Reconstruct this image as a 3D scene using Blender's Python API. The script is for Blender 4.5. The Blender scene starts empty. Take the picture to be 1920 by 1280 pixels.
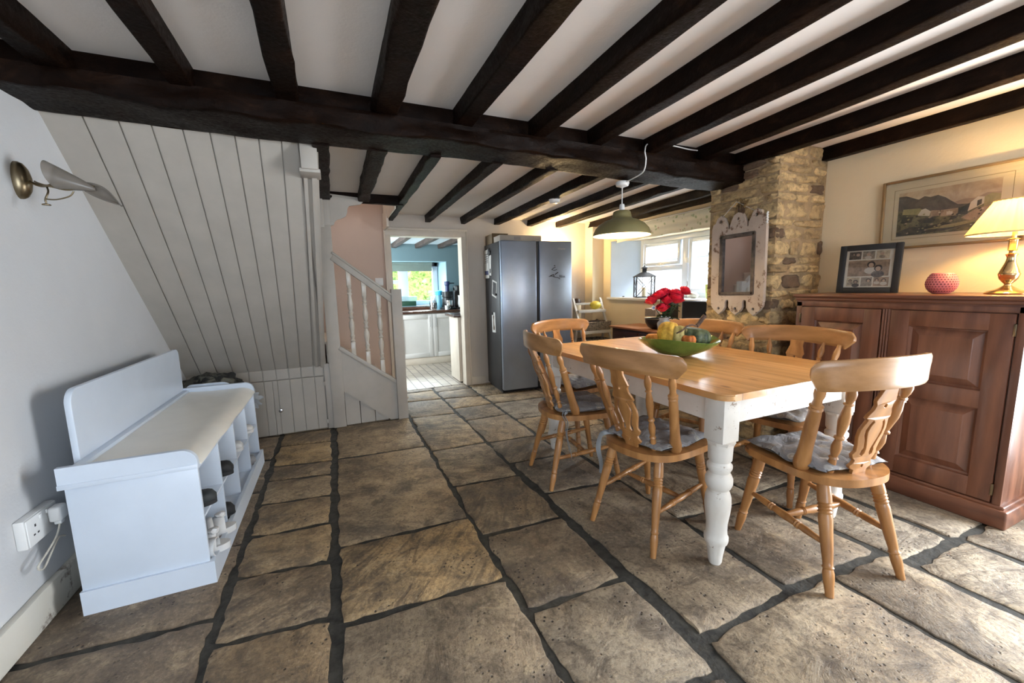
import bpy, bmesh, math, random
from mathutils import Vector, Matrix, noise
PI = math.pi
S = bpy.context.scene
COL = S.collection
random.seed(7)

# ---------------------------------------------------------------- materials
MATS = {}
class NT:
    def __init__(s, name):
        m = bpy.data.materials.new(name); m.use_nodes = True
        s.m = m; s.t = m.node_tree; s.n = s.t.nodes; s.l = s.t.links
        s.b = s.n['Principled BSDF']
        s.tc = s.n.new('ShaderNodeTexCoord')
    def node(s, typ, **k):
        n = s.n.new(typ)
        for a, v in k.items(): setattr(n, a, v)
        return n
    def link(s, a, b): s.l.new(a, b)
    def mapping(s, scale=(1, 1, 1), rot=(0, 0, 0), src='Object', loc=(0, 0, 0)):
        mp = s.node('ShaderNodeMapping'); s.link(s.tc.outputs[src], mp.inputs['Vector'])
        mp.inputs['Scale'].default_value = scale; mp.inputs['Rotation'].default_value = rot; mp.inputs['Location'].default_value = loc
        return mp.outputs['Vector']
    def noise(s, vec, scale, detail=6, rough=.6, dist=0):
        n = s.node('ShaderNodeTexNoise'); s.link(vec, n.inputs['Vector'])
        n.inputs['Scale'].default_value = scale; n.inputs['Detail'].default_value = detail
        n.inputs['Roughness'].default_value = rough; n.inputs['Distortion'].default_value = dist
        return n.outputs['Fac']
    def voro(s, vec, scale, feature='F1', out='Distance', rnd=1):
        n = s.node('ShaderNodeTexVoronoi', feature=feature); s.link(vec, n.inputs['Vector'])
        n.inputs['Scale'].default_value = scale; n.inputs['Randomness'].default_value = rnd
        return n.outputs[out]
    def ramp(s, fac, stops, interp='LINEAR'):
        r = s.node('ShaderNodeValToRGB'); s.link(fac, r.inputs['Fac'])
        e = r.color_ramp.elements; r.color_ramp.interpolation = interp
        while len(e) < len(stops): e.new(.5)
        for x, (p, c) in zip(e, stops):
            x.position = p; x.color = (c[0], c[1], c[2], 1) if hasattr(c, '__len__') else (c, c, c, 1)
        return r.outputs['Color']
    def mix(s, fac, a, b, mode='MIX'):
        n = s.node('ShaderNodeMix', data_type='RGBA', blend_type=mode)
        for v, i in ((fac, 0), (a, 6), (b, 7)):
            if isinstance(v, (int, float)): n.inputs[i].default_value = v if i == 0 else (v, v, v, 1)
            elif isinstance(v, tuple): n.inputs[i].default_value = (*v[:3], 1)
            else: s.link(v, n.inputs[i])
        return n.outputs[2]
    def math(s, op, a, b=0.0):
        n = s.node('ShaderNodeMath', operation=op)
        for v, i in ((a, 0), (b, 1)):
            if isinstance(v, (int, float)): n.inputs[i].default_value = v
            else: s.link(v, n.inputs[i])
        return n.outputs[0]
    def bump(s, h, strength=.3, dist=.01, prev=None):
        n = s.node('ShaderNodeBump'); s.link(h, n.inputs['Height'])
        n.inputs['Strength'].default_value = strength; n.inputs['Distance'].default_value = dist
        if prev is not None: s.link(prev, n.inputs['Normal'])
        s.link(n.outputs['Normal'], s.b.inputs['Normal']); return n.outputs['Normal']
    def set(s, **k):
        for a, v in k.items():
            i = s.b.inputs[a.replace('_', ' ')]
            if isinstance(v, (int, float)): i.default_value = v
            elif isinstance(v, tuple): i.default_value = (*v[:3], 1)
            else: s.link(v, i)
        return s

def lin(h):
    h = h.lstrip('#'); o = []
    for i in (0, 2, 4):
        c = int(h[i:i+2], 16) / 255
        o.append(c / 12.92 if c <= .04045 else ((c + .055) / 1.055) ** 2.4)
    return tuple(o)

def plain(name, col, rough=.5, metal=0, var=.06, scale=6, bump=0, bscale=60, bdist=.002, **k):
    if name in MATS: return MATS[name]
    if isinstance(col, str): col = lin(col)
    t = NT(name); v = t.mapping()
    f = t.noise(v, scale, 5)
    lo = tuple(c * (1 - var * 2) for c in col); hi = tuple(min(1, c * (1 + var)) for c in col)
    t.set(Base_Color=t.ramp(f, [(.3, lo), (.7, hi)]), Roughness=rough, Metallic=metal)
    if bump: t.bump(t.noise(v, bscale, 4), bump, bdist)
    for a, x in k.items(): t.set(**{a: x})
    MATS[name] = t.m; return t.m

def wood(name, light, dark, axis='y', rough=.45, ring=3.0, knots=0, knotcol=None, plank=0, paxis=0, bump=.15, fine=60, coat=0, tonevar=.5):
    if name in MATS: return MATS[name]
    light, dark = [lin(c) if isinstance(c, str) else c for c in (light, dark)]
    t = NT(name)
    k = .12
    sc = {'x': (k, 1, 1), 'y': (1, k, 1), 'z': (1, 1, k)}[axis]
    v = t.mapping(sc)
    f1 = t.noise(v, ring * 3, 4, .5, 1.2)
    f2 = t.noise(v, fine, 6, .7)
    w = t.node('ShaderNodeTexWave', wave_type='BANDS', bands_direction='DIAGONAL'); t.link(v, w.inputs['Vector'])
    w.inputs['Scale'].default_value = ring * 3; w.inputs['Distortion'].default_value = 7; w.inputs['Detail'].default_value = 3
    w.inputs['Detail Scale'].default_value = 1.4
    f = t.math('ADD', t.math('MULTIPLY', f1, .55), t.math('ADD', t.math('MULTIPLY', f2, .3), t.math('MULTIPLY', w.outputs['Fac'], .18)))
    mid = tuple((a + b) / 2 for a, b in zip(light, dark))
    col = t.ramp(f, [(.32, dark), (.5, mid), (.68, light)])
    big = t.noise(t.mapping((1, 1, 1)), 2.5, 2)
    col = t.mix(t.math('MULTIPLY', big, tonevar), col, tuple(c * .72 for c in mid), 'MIX')
    if plank:
        sx = t.node('ShaderNodeSeparateXYZ'); t.link(t.mapping(), sx.inputs[0])
        q = t.math('DIVIDE', sx.outputs[paxis], plank)
        fl = t.math('FLOOR', q); fr = t.math('FRACT', q)
        wn = t.node('ShaderNodeTexWhiteNoise', noise_dimensions='1D'); t.link(fl, wn.inputs['W'])
        col = t.mix(t.math('MULTIPLY', wn.outputs['Value'], .45), col, tuple(c * .6 for c in dark), 'MIX')
        edge = t.math('LESS_THAN', t.math('ABSOLUTE', t.math('SUBTRACT', fr, .5)), .488)
        col = t.mix(edge, tuple(c * .35 for c in dark), col)
    if knots:
        ks = {'x': (.45, 1, 1), 'y': (1, .45, 1), 'z': (1, 1, .45)}[axis]
        d = t.voro(t.mapping(ks), knots)
        kc = knotcol or tuple(c * .25 for c in dark)
        col = t.mix(t.ramp(d, [(.055, 1.), (.11, 0.)]), col, kc)
        col = t.mix(t.math('MULTIPLY', t.ramp(d, [(.1, 1.), (.22, 0.)]), .45), col, dark)
    t.set(Base_Color=col, Roughness=t.ramp(f2, [(.2, max(.05, rough - .08)), (.8, rough + .12)]))
    if coat: t.set(Coat_Weight=coat, Coat_Roughness=.2)
    if bump: t.bump(f2, bump, .002)
    MATS[name] = t.m; return t.m

def emis(name, col, strength):
    if name in MATS: return MATS[name]
    t = NT(name); t.set(Base_Color=(.8, .8, .8), Emission_Color=col, Emission_Strength=strength)
    MATS[name] = t.m; return t.m

def glassm(name, col=(1, 1, 1), rough=.0, ior=1.45, thin=True, alpha=.12):
    """clear glass: thin panes are part transparent, part glossy"""
    if name in MATS: return MATS[name]
    m = bpy.data.materials.new(name); m.use_nodes = True; n = m.node_tree.nodes; l = m.node_tree.links
    n.clear(); o = n.new('ShaderNodeOutputMaterial')
    if thin:
        a = n.new('ShaderNodeBsdfTransparent'); a.inputs['Color'].default_value = (*col, 1)
        g = n.new('ShaderNodeBsdfGlossy'); g.inputs['Roughness'].default_value = max(.02, rough)
        mx = n.new('ShaderNodeMixShader')
        fr = n.new('ShaderNodeLayerWeight'); fr.inputs['Blend'].default_value = .22
        mu = n.new('ShaderNodeMath'); mu.operation = 'MULTIPLY_ADD'; mu.inputs[1].default_value = .45; mu.inputs[2].default_value = .03 if 'vase' not in name else .14
        l.new(fr.outputs['Facing'], mu.inputs[0]); l.new(mu.outputs[0], mx.inputs[0])
        l.new(a.outputs[0], mx.inputs[1]); l.new(g.outputs[0], mx.inputs[2]); l.new(mx.outputs[0], o.inputs[0])
    else:
        g = n.new('ShaderNodeBsdfGlass'); g.inputs['Color'].default_value = (*col, 1); g.inputs['Roughness'].default_value = rough; g.inputs['IOR'].default_value = ior
        l.new(g.outputs[0], o.inputs[0])
    MATS[name] = m; return m

# ---------------------------------------------------------------- mesh helpers
def BM(): return bmesh.new()
def obj(name, bm, mat=None, parent=None, smooth=35, label=None, loc=None):
    me = bpy.data.meshes.new(name)
    bmesh.ops.recalc_face_normals(bm, faces=bm.faces) if smooth is not False else None
    bm.to_mesh(me); bm.free()
    mats = mat if isinstance(mat, (list, tuple)) else [mat]
    for m in mats:
        if m: me.materials.append(m)
    if smooth:
        for p in me.polygons: p.use_smooth = True
        me.set_sharp_from_angle(angle=math.radians(smooth))
    o = bpy.data.objects.new(name, me); COL.objects.link(o)
    if parent: o.parent = parent
    if label: o['label'] = label
    if loc: o.location = loc
    return o
def T(name, label, cat, loc=(0, 0, 0), rz=0, group=None, rx=0, ry=0):
    o = bpy.data.objects.new(name, None); COL.objects.link(o); o.empty_display_size = .05
    o.location = loc; o.rotation_euler = (rx, ry, rz); o['label'] = label; o['category'] = cat
    if group: o['group'] = group
    return o
def tag(o, label, cat, group=None, kind=None):
    o['label'] = label; o['category'] = cat
    if group: o['group'] = group
    if kind: o['kind'] = kind
    return o
def struct(name, bm, mat, parent=None, smooth=False, **k):
    o = obj(name, bm, mat, parent, smooth, **k)
    if not parent: o['kind'] = 'structure'
    return o
def dup(root, loc, rz, label, group=None):
    r = root.copy(); COL.objects.link(r); r.location = loc; r.rotation_euler = (0, 0, rz); r['label'] = label
    if group: r['group'] = group
    for ch in list(root.children):
        c = ch.copy(); COL.objects.link(c); c.parent = r
        for g in ch.children:
            d = g.copy(); COL.objects.link(d); d.parent = c
    return r

def bx(bm, x0, x1, y0, y1, z0, z1, bev=0, M=None, mi=0, seg=2):
    if x0 > x1: x0, x1 = x1, x0
    if y0 > y1: y0, y1 = y1, y0
    if z0 > z1: z0, z1 = z1, z0
    vs = [bm.verts.new((x, y, z)) for x in (x0, x1) for y in (y0, y1) for z in (z0, z1)]
    fs = [bm.faces.new([vs[i] for i in q]) for q in ((0, 1, 3, 2), (4, 6, 7, 5), (0, 4, 5, 1), (2, 3, 7, 6), (0, 2, 6, 4), (1, 5, 7, 3))]
    for f in fs: f.material_index = mi
    if bev:
        es = list({e for f in fs for e in f.edges})
        r = bmesh.ops.bevel(bm, geom=es, offset=bev, segments=seg, affect='EDGES', profile=.5)
        vs = list({v for f in r['faces'] for v in f.verts} | {v for v in vs if v.is_valid})
        for f in r['faces']: f.material_index = mi
    if M is not None: bmesh.ops.transform(bm, matrix=M, verts=[v for v in vs if v.is_valid])
    return vs
def frame_mat(p0, p1):
    d = Vector(p1) - Vector(p0); q = d.to_track_quat('Z', 'Y')
    return Matrix.Translation(Vector(p0)) @ q.to_matrix().to_4x4()
def lathe(bm, prof, seg=20, M=None, cap=True, sx=1, sy=1, mi=0, closed=False):
    rings = []
    for r, z in prof:
        if r < 1e-5:
            v = bm.verts.new((0, 0, z)); rings.append([v])
        else:
            rings.append([bm.verts.new((sx * r * math.cos(2 * PI * i / seg), sy * r * math.sin(2 * PI * i / seg), z)) for i in range(seg)])
    pairs = list(zip(rings, rings[1:]))
    if closed: pairs.append((rings[-1], rings[0]))
    for a, b in pairs:
        if len(a) == 1 and len(b) == 1: continue
        for i in range(seg):
            j = (i + 1) % seg
            if len(a) == 1: f = bm.faces.new((a[0], b[j], b[i]))
            elif len(b) == 1: f = bm.faces.new((a[i], a[j], b[0]))
            else: f = bm.faces.new((a[i], a[j], b[j], b[i]))
            f.material_index = mi
    if cap and not closed:
        for r in (rings[0], rings[-1]):
            if len(r) > 2: bm.faces.new(r).material_index = mi
    vs = [v for r in rings for v in r]
    if M is not None: bmesh.ops.transform(bm, matrix=M, verts=vs)
    return vs
def turned(bm, p0, p1, prof, seg=14, sy=1):
    L = (Vector(p1) - Vector(p0)).length
    return lathe(bm, [(r, t * L) for t, r in prof], seg, frame_mat(p0, p1), sy=sy)
def tube(bm, pts, r, seg=8, cap=True, flat=1):
    pts = [Vector(p) for p in pts]; n = len(pts)
    rs = r if isinstance(r, (list, tuple)) else [r] * n
    rings = []; up = None
    for i, p in enumerate(pts):
        d = (pts[min(i + 1, n - 1)] - pts[max(i - 1, 0)]).normalized()
        if up is None:
            up = Vector((0, 0, 1)) if abs(d.z) < .9 else Vector((1, 0, 0))
        a = (up - d * up.dot(d)).normalized(); up = a; b = d.cross(a)
        rings.append([bm.verts.new(p + a * (rs[i] * math.cos(2 * PI * k / seg)) + b * (flat * rs[i] * math.sin(2 * PI * k / seg))) for k in range(seg)])
    for a, b in zip(rings, rings[1:]):
        for k in range(seg):
            j = (k + 1) % seg; bm.faces.new((a[k], a[j], b[j], b[k]))
    if cap: bm.faces.new(rings[0]); bm.faces.new(rings[-1])
def smooth_pts(pts, n=6):
    pts = [Vector(p) for p in pts]; out = []
    P = [pts[0]] + pts + [pts[-1]]
    for i in range(1, len(P) - 2):
        for k in range(n):
            t = k / n; p0, p1, p2, p3 = P[i-1], P[i], P[i+1], P[i+2]
            out.append(.5 * ((2 * p1) + (-p0 + p2) * t + (2 * p0 - 5 * p1 + 4 * p2 - p3) * t * t + (-p0 + 3 * p1 - 3 * p2 + p3) * t ** 3))
    out.append(pts[-1]); return out
def prism(bm, poly, z0, z1, M=None, mi=0):
    a = [bm.verts.new((x, y, z0)) for x, y in poly]; b = [bm.verts.new((x, y, z1)) for x, y in poly]
    n = len(poly); fs = [bm.faces.new(a), bm.faces.new(b)]
    for i in range(n): fs.append(bm.faces.new((a[i], a[(i+1) % n], b[(i+1) % n], b[i])))
    for f in fs: f.material_index = mi
    if M is not None: bmesh.ops.transform(bm, matrix=M, verts=a + b)
    return a + b
def plate(bm, outer, holes, depth, bev=.003, M=None):
    """flat board of any outline with holes cut in it (x,y) plane, centred on z=0"""
    cu = bpy.data.curves.new('c', 'CURVE'); cu.dimensions = '2D'; cu.fill_mode = 'BOTH'
    cu.extrude = depth / 2 - bev; cu.bevel_depth = bev; cu.bevel_resolution = 1; cu.offset = -bev
    for poly in [outer] + holes:
        sp = cu.splines.new('POLY'); sp.points.add(len(poly) - 1); sp.use_cyclic_u = True
        for q, (x, y) in zip(sp.points, poly): q.co = (x, y, 0, 1)
    o = bpy.data.objects.new('c', cu); me = o.to_mesh()
    n0 = len(bm.verts); bm.from_mesh(me); bm.verts.ensure_lookup_table(); vs = bm.verts[n0:]
    o.to_mesh_clear(); bpy.data.objects.remove(o); bpy.data.curves.remove(cu)
    if M is not None: bmesh.ops.transform(bm, matrix=M, verts=vs)
    return list(vs)
def rrect(x0, x1, y0, y1, r, n=5, rs=None):
    rs = rs or (r, r, r, r); out = []
    for (cx, cy, a0, rr) in ((x1, y1, 0, rs[0]), (x0, y1, 90, rs[1]), (x0, y0, 180, rs[2]), (x1, y0, 270, rs[3])):
        ox = cx - rr if cx == x1 else cx + rr; oy = cy - rr if cy == y1 else cy + rr
        if rr < 1e-5: out.append((cx, cy)); continue
        for k in range(n + 1):
            a = math.radians(a0 + 90 * k / n); out.append((ox + rr * math.cos(a), oy + rr * math.sin(a)))
    return out
def circ(cx, cy, r, n=12, sx=1): return [(cx + sx * r * math.cos(2 * PI * i / n), cy + r * math.sin(2 * PI * i / n)) for i in range(n)]
def grid(bm, nx, ny, fn, mi=0, wrap=False):
    V = [[bm.verts.new(fn(i / nx, j / ny)) for i in range(nx + (0 if wrap else 1))] for j in range(ny + 1)]
    w = len(V[0])
    for j in range(ny):
        for i in range(nx):
            bm.faces.new((V[j][i], V[j][(i+1) % w], V[j+1][(i+1) % w], V[j+1][i])).material_index = mi
    return V
def icos(bm, c, r, sub=2, sc=(1, 1, 1), amp=0, fr=3, M=None):
    vs = bmesh.ops.create_icosphere(bm, subdivisions=sub, radius=1)['verts']
    for v in vs:
        k = 1 + (amp * noise.noise(v.co * fr + Vector(c) * 7) if amp else 0)
        v.co = Vector((v.co.x * sc[0], v.co.y * sc[1], v.co.z * sc[2])) * r * k
    if M is not None: bmesh.ops.transform(bm, matrix=M, verts=vs)
    for v in vs: v.co += Vector(c)
    return vs
MXY = Matrix(((0, 0, 1, 0), (1, 0, 0, 0), (0, 1, 0, 0), (0, 0, 0, 1)))   # (a,b,c)->(c,a,b): plate in YZ plane, depth along X
MXZ = Matrix(((1, 0, 0, 0), (0, 0, 1, 0), (0, 1, 0, 0), (0, 0, 0, 1)))   # (a,b,c)->(a,c,b): plate in XZ plane, depth along Y

# ---------------------------------------------------------------- palette
def wallpaint(name, col, blot=.0):
    t = NT(name); v = t.mapping()
    f = t.noise(v, 2.2, 4); c = lin(col) if isinstance(col, str) else col
    t.set(Base_Color=t.ramp(f, [(.3, tuple(x * .94 for x in c)), (.7, c)]), Roughness=.85)
    b = t.math('ADD', t.noise(v, 9, 5, .55), t.math('MULTIPLY', t.noise(v, 90, 3), .25))
    t.bump(b, .35, .008); MATS[name] = t.m; return t.m
M_wall = wallpaint('lime_wash', (.62, .55, .48))
M_wallL = wallpaint('left_plaster', (.60, .605, .615))
M_cream = wallpaint('cream_plaster', (.80, .67, .46))
M_pink = wallpaint('stair_plaster', (.60, .46, .38))
M_teal = wallpaint('teal_plaster', (.15, .235, .26))
M_pale = wallpaint('pale_teal', (.40, .60, .66))
M_ceil = wallpaint('ceiling_plaster', (.80, .745, .70))
M_white = plain('white_gloss_paint', (.76, .76, .75), .35, var=.03)
M_benchw = plain('bench_white', (.62, .69, .79), .3, var=.02)
M_grey = plain('grey_white_paint', (.42, .385, .34), .5, var=.04, bump=.1, bscale=30)
M_creamp = plain('cream_gloss', (.68, .60, .50), .4, var=.04)
M_upvc = plain('upvc', (.60, .66, .74), .3, var=.01)
M_dark = plain('black_plastic', (.012, .012, .014), .35, var=.1)
M_chrome = plain('chrome', (.8, .8, .82), .15, 1, var=.02)
M_brass = plain('antique_brass', (.24, .19, .12), .32, 1, var=.15)
M_steel = plain('dark_steel', (.34, .40, .50), .33, .85, var=.04)
M_steelside = plain('dark_grey_side', (.035, .035, .037), .45, .3, var=.04)
M_chair = wood('chair_beech', '#bd8750', '#8d5d30', 'z', .38, 2.2, fine=80, coat=.25, tonevar=.25)
M_crest = wood('crest_beech', '#bb8a59', '#906436', 'x', .36, 2.2, fine=70, coat=.25, tonevar=.25)
M_tabletop = wood('table_pine', '#e6b277', '#c48a4c', 'y', .34, 2.4, knots=7, plank=.145, paxis=0, coat=.35, tonevar=.3, knotcol=(.07, .025, .01))
M_cab = wood('cabinet_pine', '#85563f', '#4e2a1d', 'z', .42, 2.0, knots=4.2, coat=.35, tonevar=.5, knotcol=(.012, .005, .004))
M_cabh = wood('cabinet_pine_rail', '#805038', '#4b271a', 'y', .42, 2.0, knots=4.0, coat=.35, tonevar=.5, knotcol=(.012, .005, .004))
M_dresser = wood('dark_mahogany', '#4a1c12', '#1c0805', 'y', .4)
M_drtop = wood('sideboard_top', '#b87a50', '#83492b', 'y', .35)
M_ktop = wood('walnut_worktop', '#5a3826', '#2c180f', 'x', .25, coat=.3)
M_kcab = plain('kitchen_white', (.62, .60, .57), .4, var=.02)

def beam_mat():
    t = NT('old_oak_beam'); v = t.mapping((.25, 1, 1)); v2 = t.mapping((1, .25, 1))
    f = t.noise(t.mapping((.5, .5, 1)), 14, 8, .7, .6); g = t.noise(t.mapping(), 60, 5)
    c = t.ramp(f, [(.3, (.0022, .0009, .0005)), (.55, (.0085, .0036, .0019)), (.8, (.027, .012, .006))])
    worn = t.noise(t.mapping(), 5, 6, .7)
    c = t.mix(t.ramp(worn, [(.62, 0.), (.75, .5)]), c, (.026, .013, .007))
    t.set(Base_Color=c, Roughness=t.ramp(g, [(.3, .36), (.7, .6)]), Specular_IOR_Level=.07)
    t.bump(t.math('ADD', f, t.math('MULTIPLY', g, .3)), .6, .012)
    MATS['beam'] = t.m; return t.m
M_beam = beam_mat()

def chippy():
    """white paint worn through to timber on the turned table legs and mirror"""
    t = NT('worn_white_paint'); v = t.mapping()
    f = t.noise(v, 15, 9, .78); g = t.noise(v, 5, 4)
    c = t.ramp(g, [(.3, (.66, .62, .56)), (.7, (.78, .75, .70))])
    c = t.mix(t.ramp(f, [(.60, 0.), (.635, .9)]), c, (.26, .17, .10))
    t.set(Base_Color=c, Roughness=.55); t.bump(f, .25, .003); return t.m
M_chippy = chippy()
def chippy2():
    t = NT('distressed_frame_paint'); v = t.mapping()
    f = t.noise(v, 12, 8, .75); g = t.noise(v, 4, 4)
    c = t.ramp(g, [(.3, (.42, .34, .28)), (.7, (.56, .48, .41))])
    c = t.mix(t.ramp(f, [(.55, 0.), (.60, 1.)]), c, (.16, .09, .055))
    t.set(Base_Color=c, Roughness=.7); t.bump(f, .4, .004); return t.m
M_chippy2 = chippy2()

def flag_mat():
    t = NT('flagstone')
    at = t.node('ShaderNodeAttribute', attribute_name='tone'); at.attribute_type = 'GEOMETRY'
    sep = t.node('ShaderNodeSeparateColor'); t.link(at.outputs['Color'], sep.inputs[0])
    add = t.node('ShaderNodeVectorMath', operation='ADD'); sc = t.node('ShaderNodeVectorMath', operation='SCALE'); t.link(at.outputs['Color'], sc.inputs[0]); sc.inputs['Scale'].default_value = 23.0
    t.link(t.tc.outputs['Object'], add.inputs[0]); t.link(sc.outputs[0], add.inputs[1]); v = add.outputs[0]
    rot = t.node('ShaderNodeVectorRotate', rotation_type='Z_AXIS'); t.link(v, rot.inputs['Vector']); t.link(t.math('MULTIPLY', sep.outputs[1], 9.0), rot.inputs['Angle'])
    mp = t.node('ShaderNodeMapping'); mp.inputs['Scale'].default_value = (1, .2, 1); t.link(rot.outputs[0], mp.inputs['Vector'])
    base = t.mix(sep.outputs[0], (.20, .155, .115), (.52, .34, .155))          # grey-brown to ochre
    base = t.mix(sep.outputs[1], base, (.52, .44, .33))                        # pale stones
    big = t.noise(v, 2.6, 6, .62, 1.0); mid = t.noise(v, 9, 7, .7, .6); fine = t.noise(v, 65, 8, .75); ridge = t.noise(mp.outputs[0], 13, 6, .62, 2.2)
    base = t.mix(t.ramp(big, [(.36, .72), (.58, 0.)]), base, (.085, .066, .052))
    base = t.mix(t.ramp(mid, [(.36, .70), (.50, 0.)]), base, (.085, .060, .042))
    base = t.mix(t.ramp(mid, [(.56, 0.), (.72, .55)]), base, (.64, .50, .31))
    base = t.mix(t.math('MULTIPLY', t.ramp(ridge, [(.38, .62), (.52, 0.)]), sep.outputs[2]), base, (.075, .05, .034))
    base = t.mix(t.ramp(fine, [(.38, .55), (.52, 0.)]), base, (.07, .052, .04))
    base = t.mix(t.ramp(fine, [(.56, 0.), (.72, .40)]), base, (.70, .60, .45))
    pits = t.voro(v, 42)
    pm = t.math('MULTIPLY', t.ramp(pits, [(.12, 1.), (.24, 0.)]), t.ramp(t.noise(v, 5, 4), [(.50, 0.), (.60, 1.)]))
    base = t.mix(pm, base, (.035, .025, .02))
    t.set(Base_Color=base, Roughness=t.ramp(fine, [(.3, .50), (.7, .70)]), Specular_IOR_Level=.45)
    h = t.math('ADD', t.math('MULTIPLY', mid, 1.3), t.math('ADD', t.math('MULTIPLY', ridge, .6), t.math('MULTIPLY', fine, .28)))
    h = t.math('SUBTRACT', h, t.math('MULTIPLY', pm, .5))
    t.bump(h, .8, .013); return t.m
M_flag = flag_mat()
M_grout = plain('dark_grout', (.046, .043, .036), .8, var=.35, scale=20, bump=.6, bscale=40, bdist=.01)

def stone_mat():
    t = NT('cotswold_rubble'); v = t.mapping()
    at = t.node('ShaderNodeAttribute', attribute_name='tone'); at.attribute_type = 'GEOMETRY'
    sep = t.node('ShaderNodeSeparateColor'); t.link(at.outputs['Color'], sep.inputs[0])
    b = t.mix(sep.outputs[0], (.40, .28, .14), (.80, .59, .30))
    b = t.mix(sep.outputs[1], b, (.15, .095, .06))
    f = t.noise(v, 20, 8, .7); g = t.noise(v, 70, 6)
    b = t.mix(t.ramp(f, [(.36, .7), (.55, 0.)]), b, (.11, .075, .045))
    b = t.mix(t.ramp(f, [(.58, 0.), (.75, .5)]), b, (.58, .45, .28))
    t.set(Base_Color=b, Roughness=.9); t.bump(t.math('ADD', f, t.math('MULTIPLY', g, .4)), .8, .012); return t.m
M_rubble = stone_mat()
M_mortar = plain('lime_mortar', (.36, .26, .15), .95, var=.2, scale=14, bump=.7, bscale=35, bdist=.012)

def set_tone(bm, faces, rgb):
    lay = bm.loops.layers.float_color.get('tone') or bm.loops.layers.float_color.new('tone')
    for f in faces:
        for lp in f.loops: lp[lay] = (*rgb, 1)
# ================================================================ SETTING
XL, XR, YB, YF = -1.12, 3.47, 4.90, -3.2
ZC1, ZC2 = 2.21, 2.09
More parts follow.
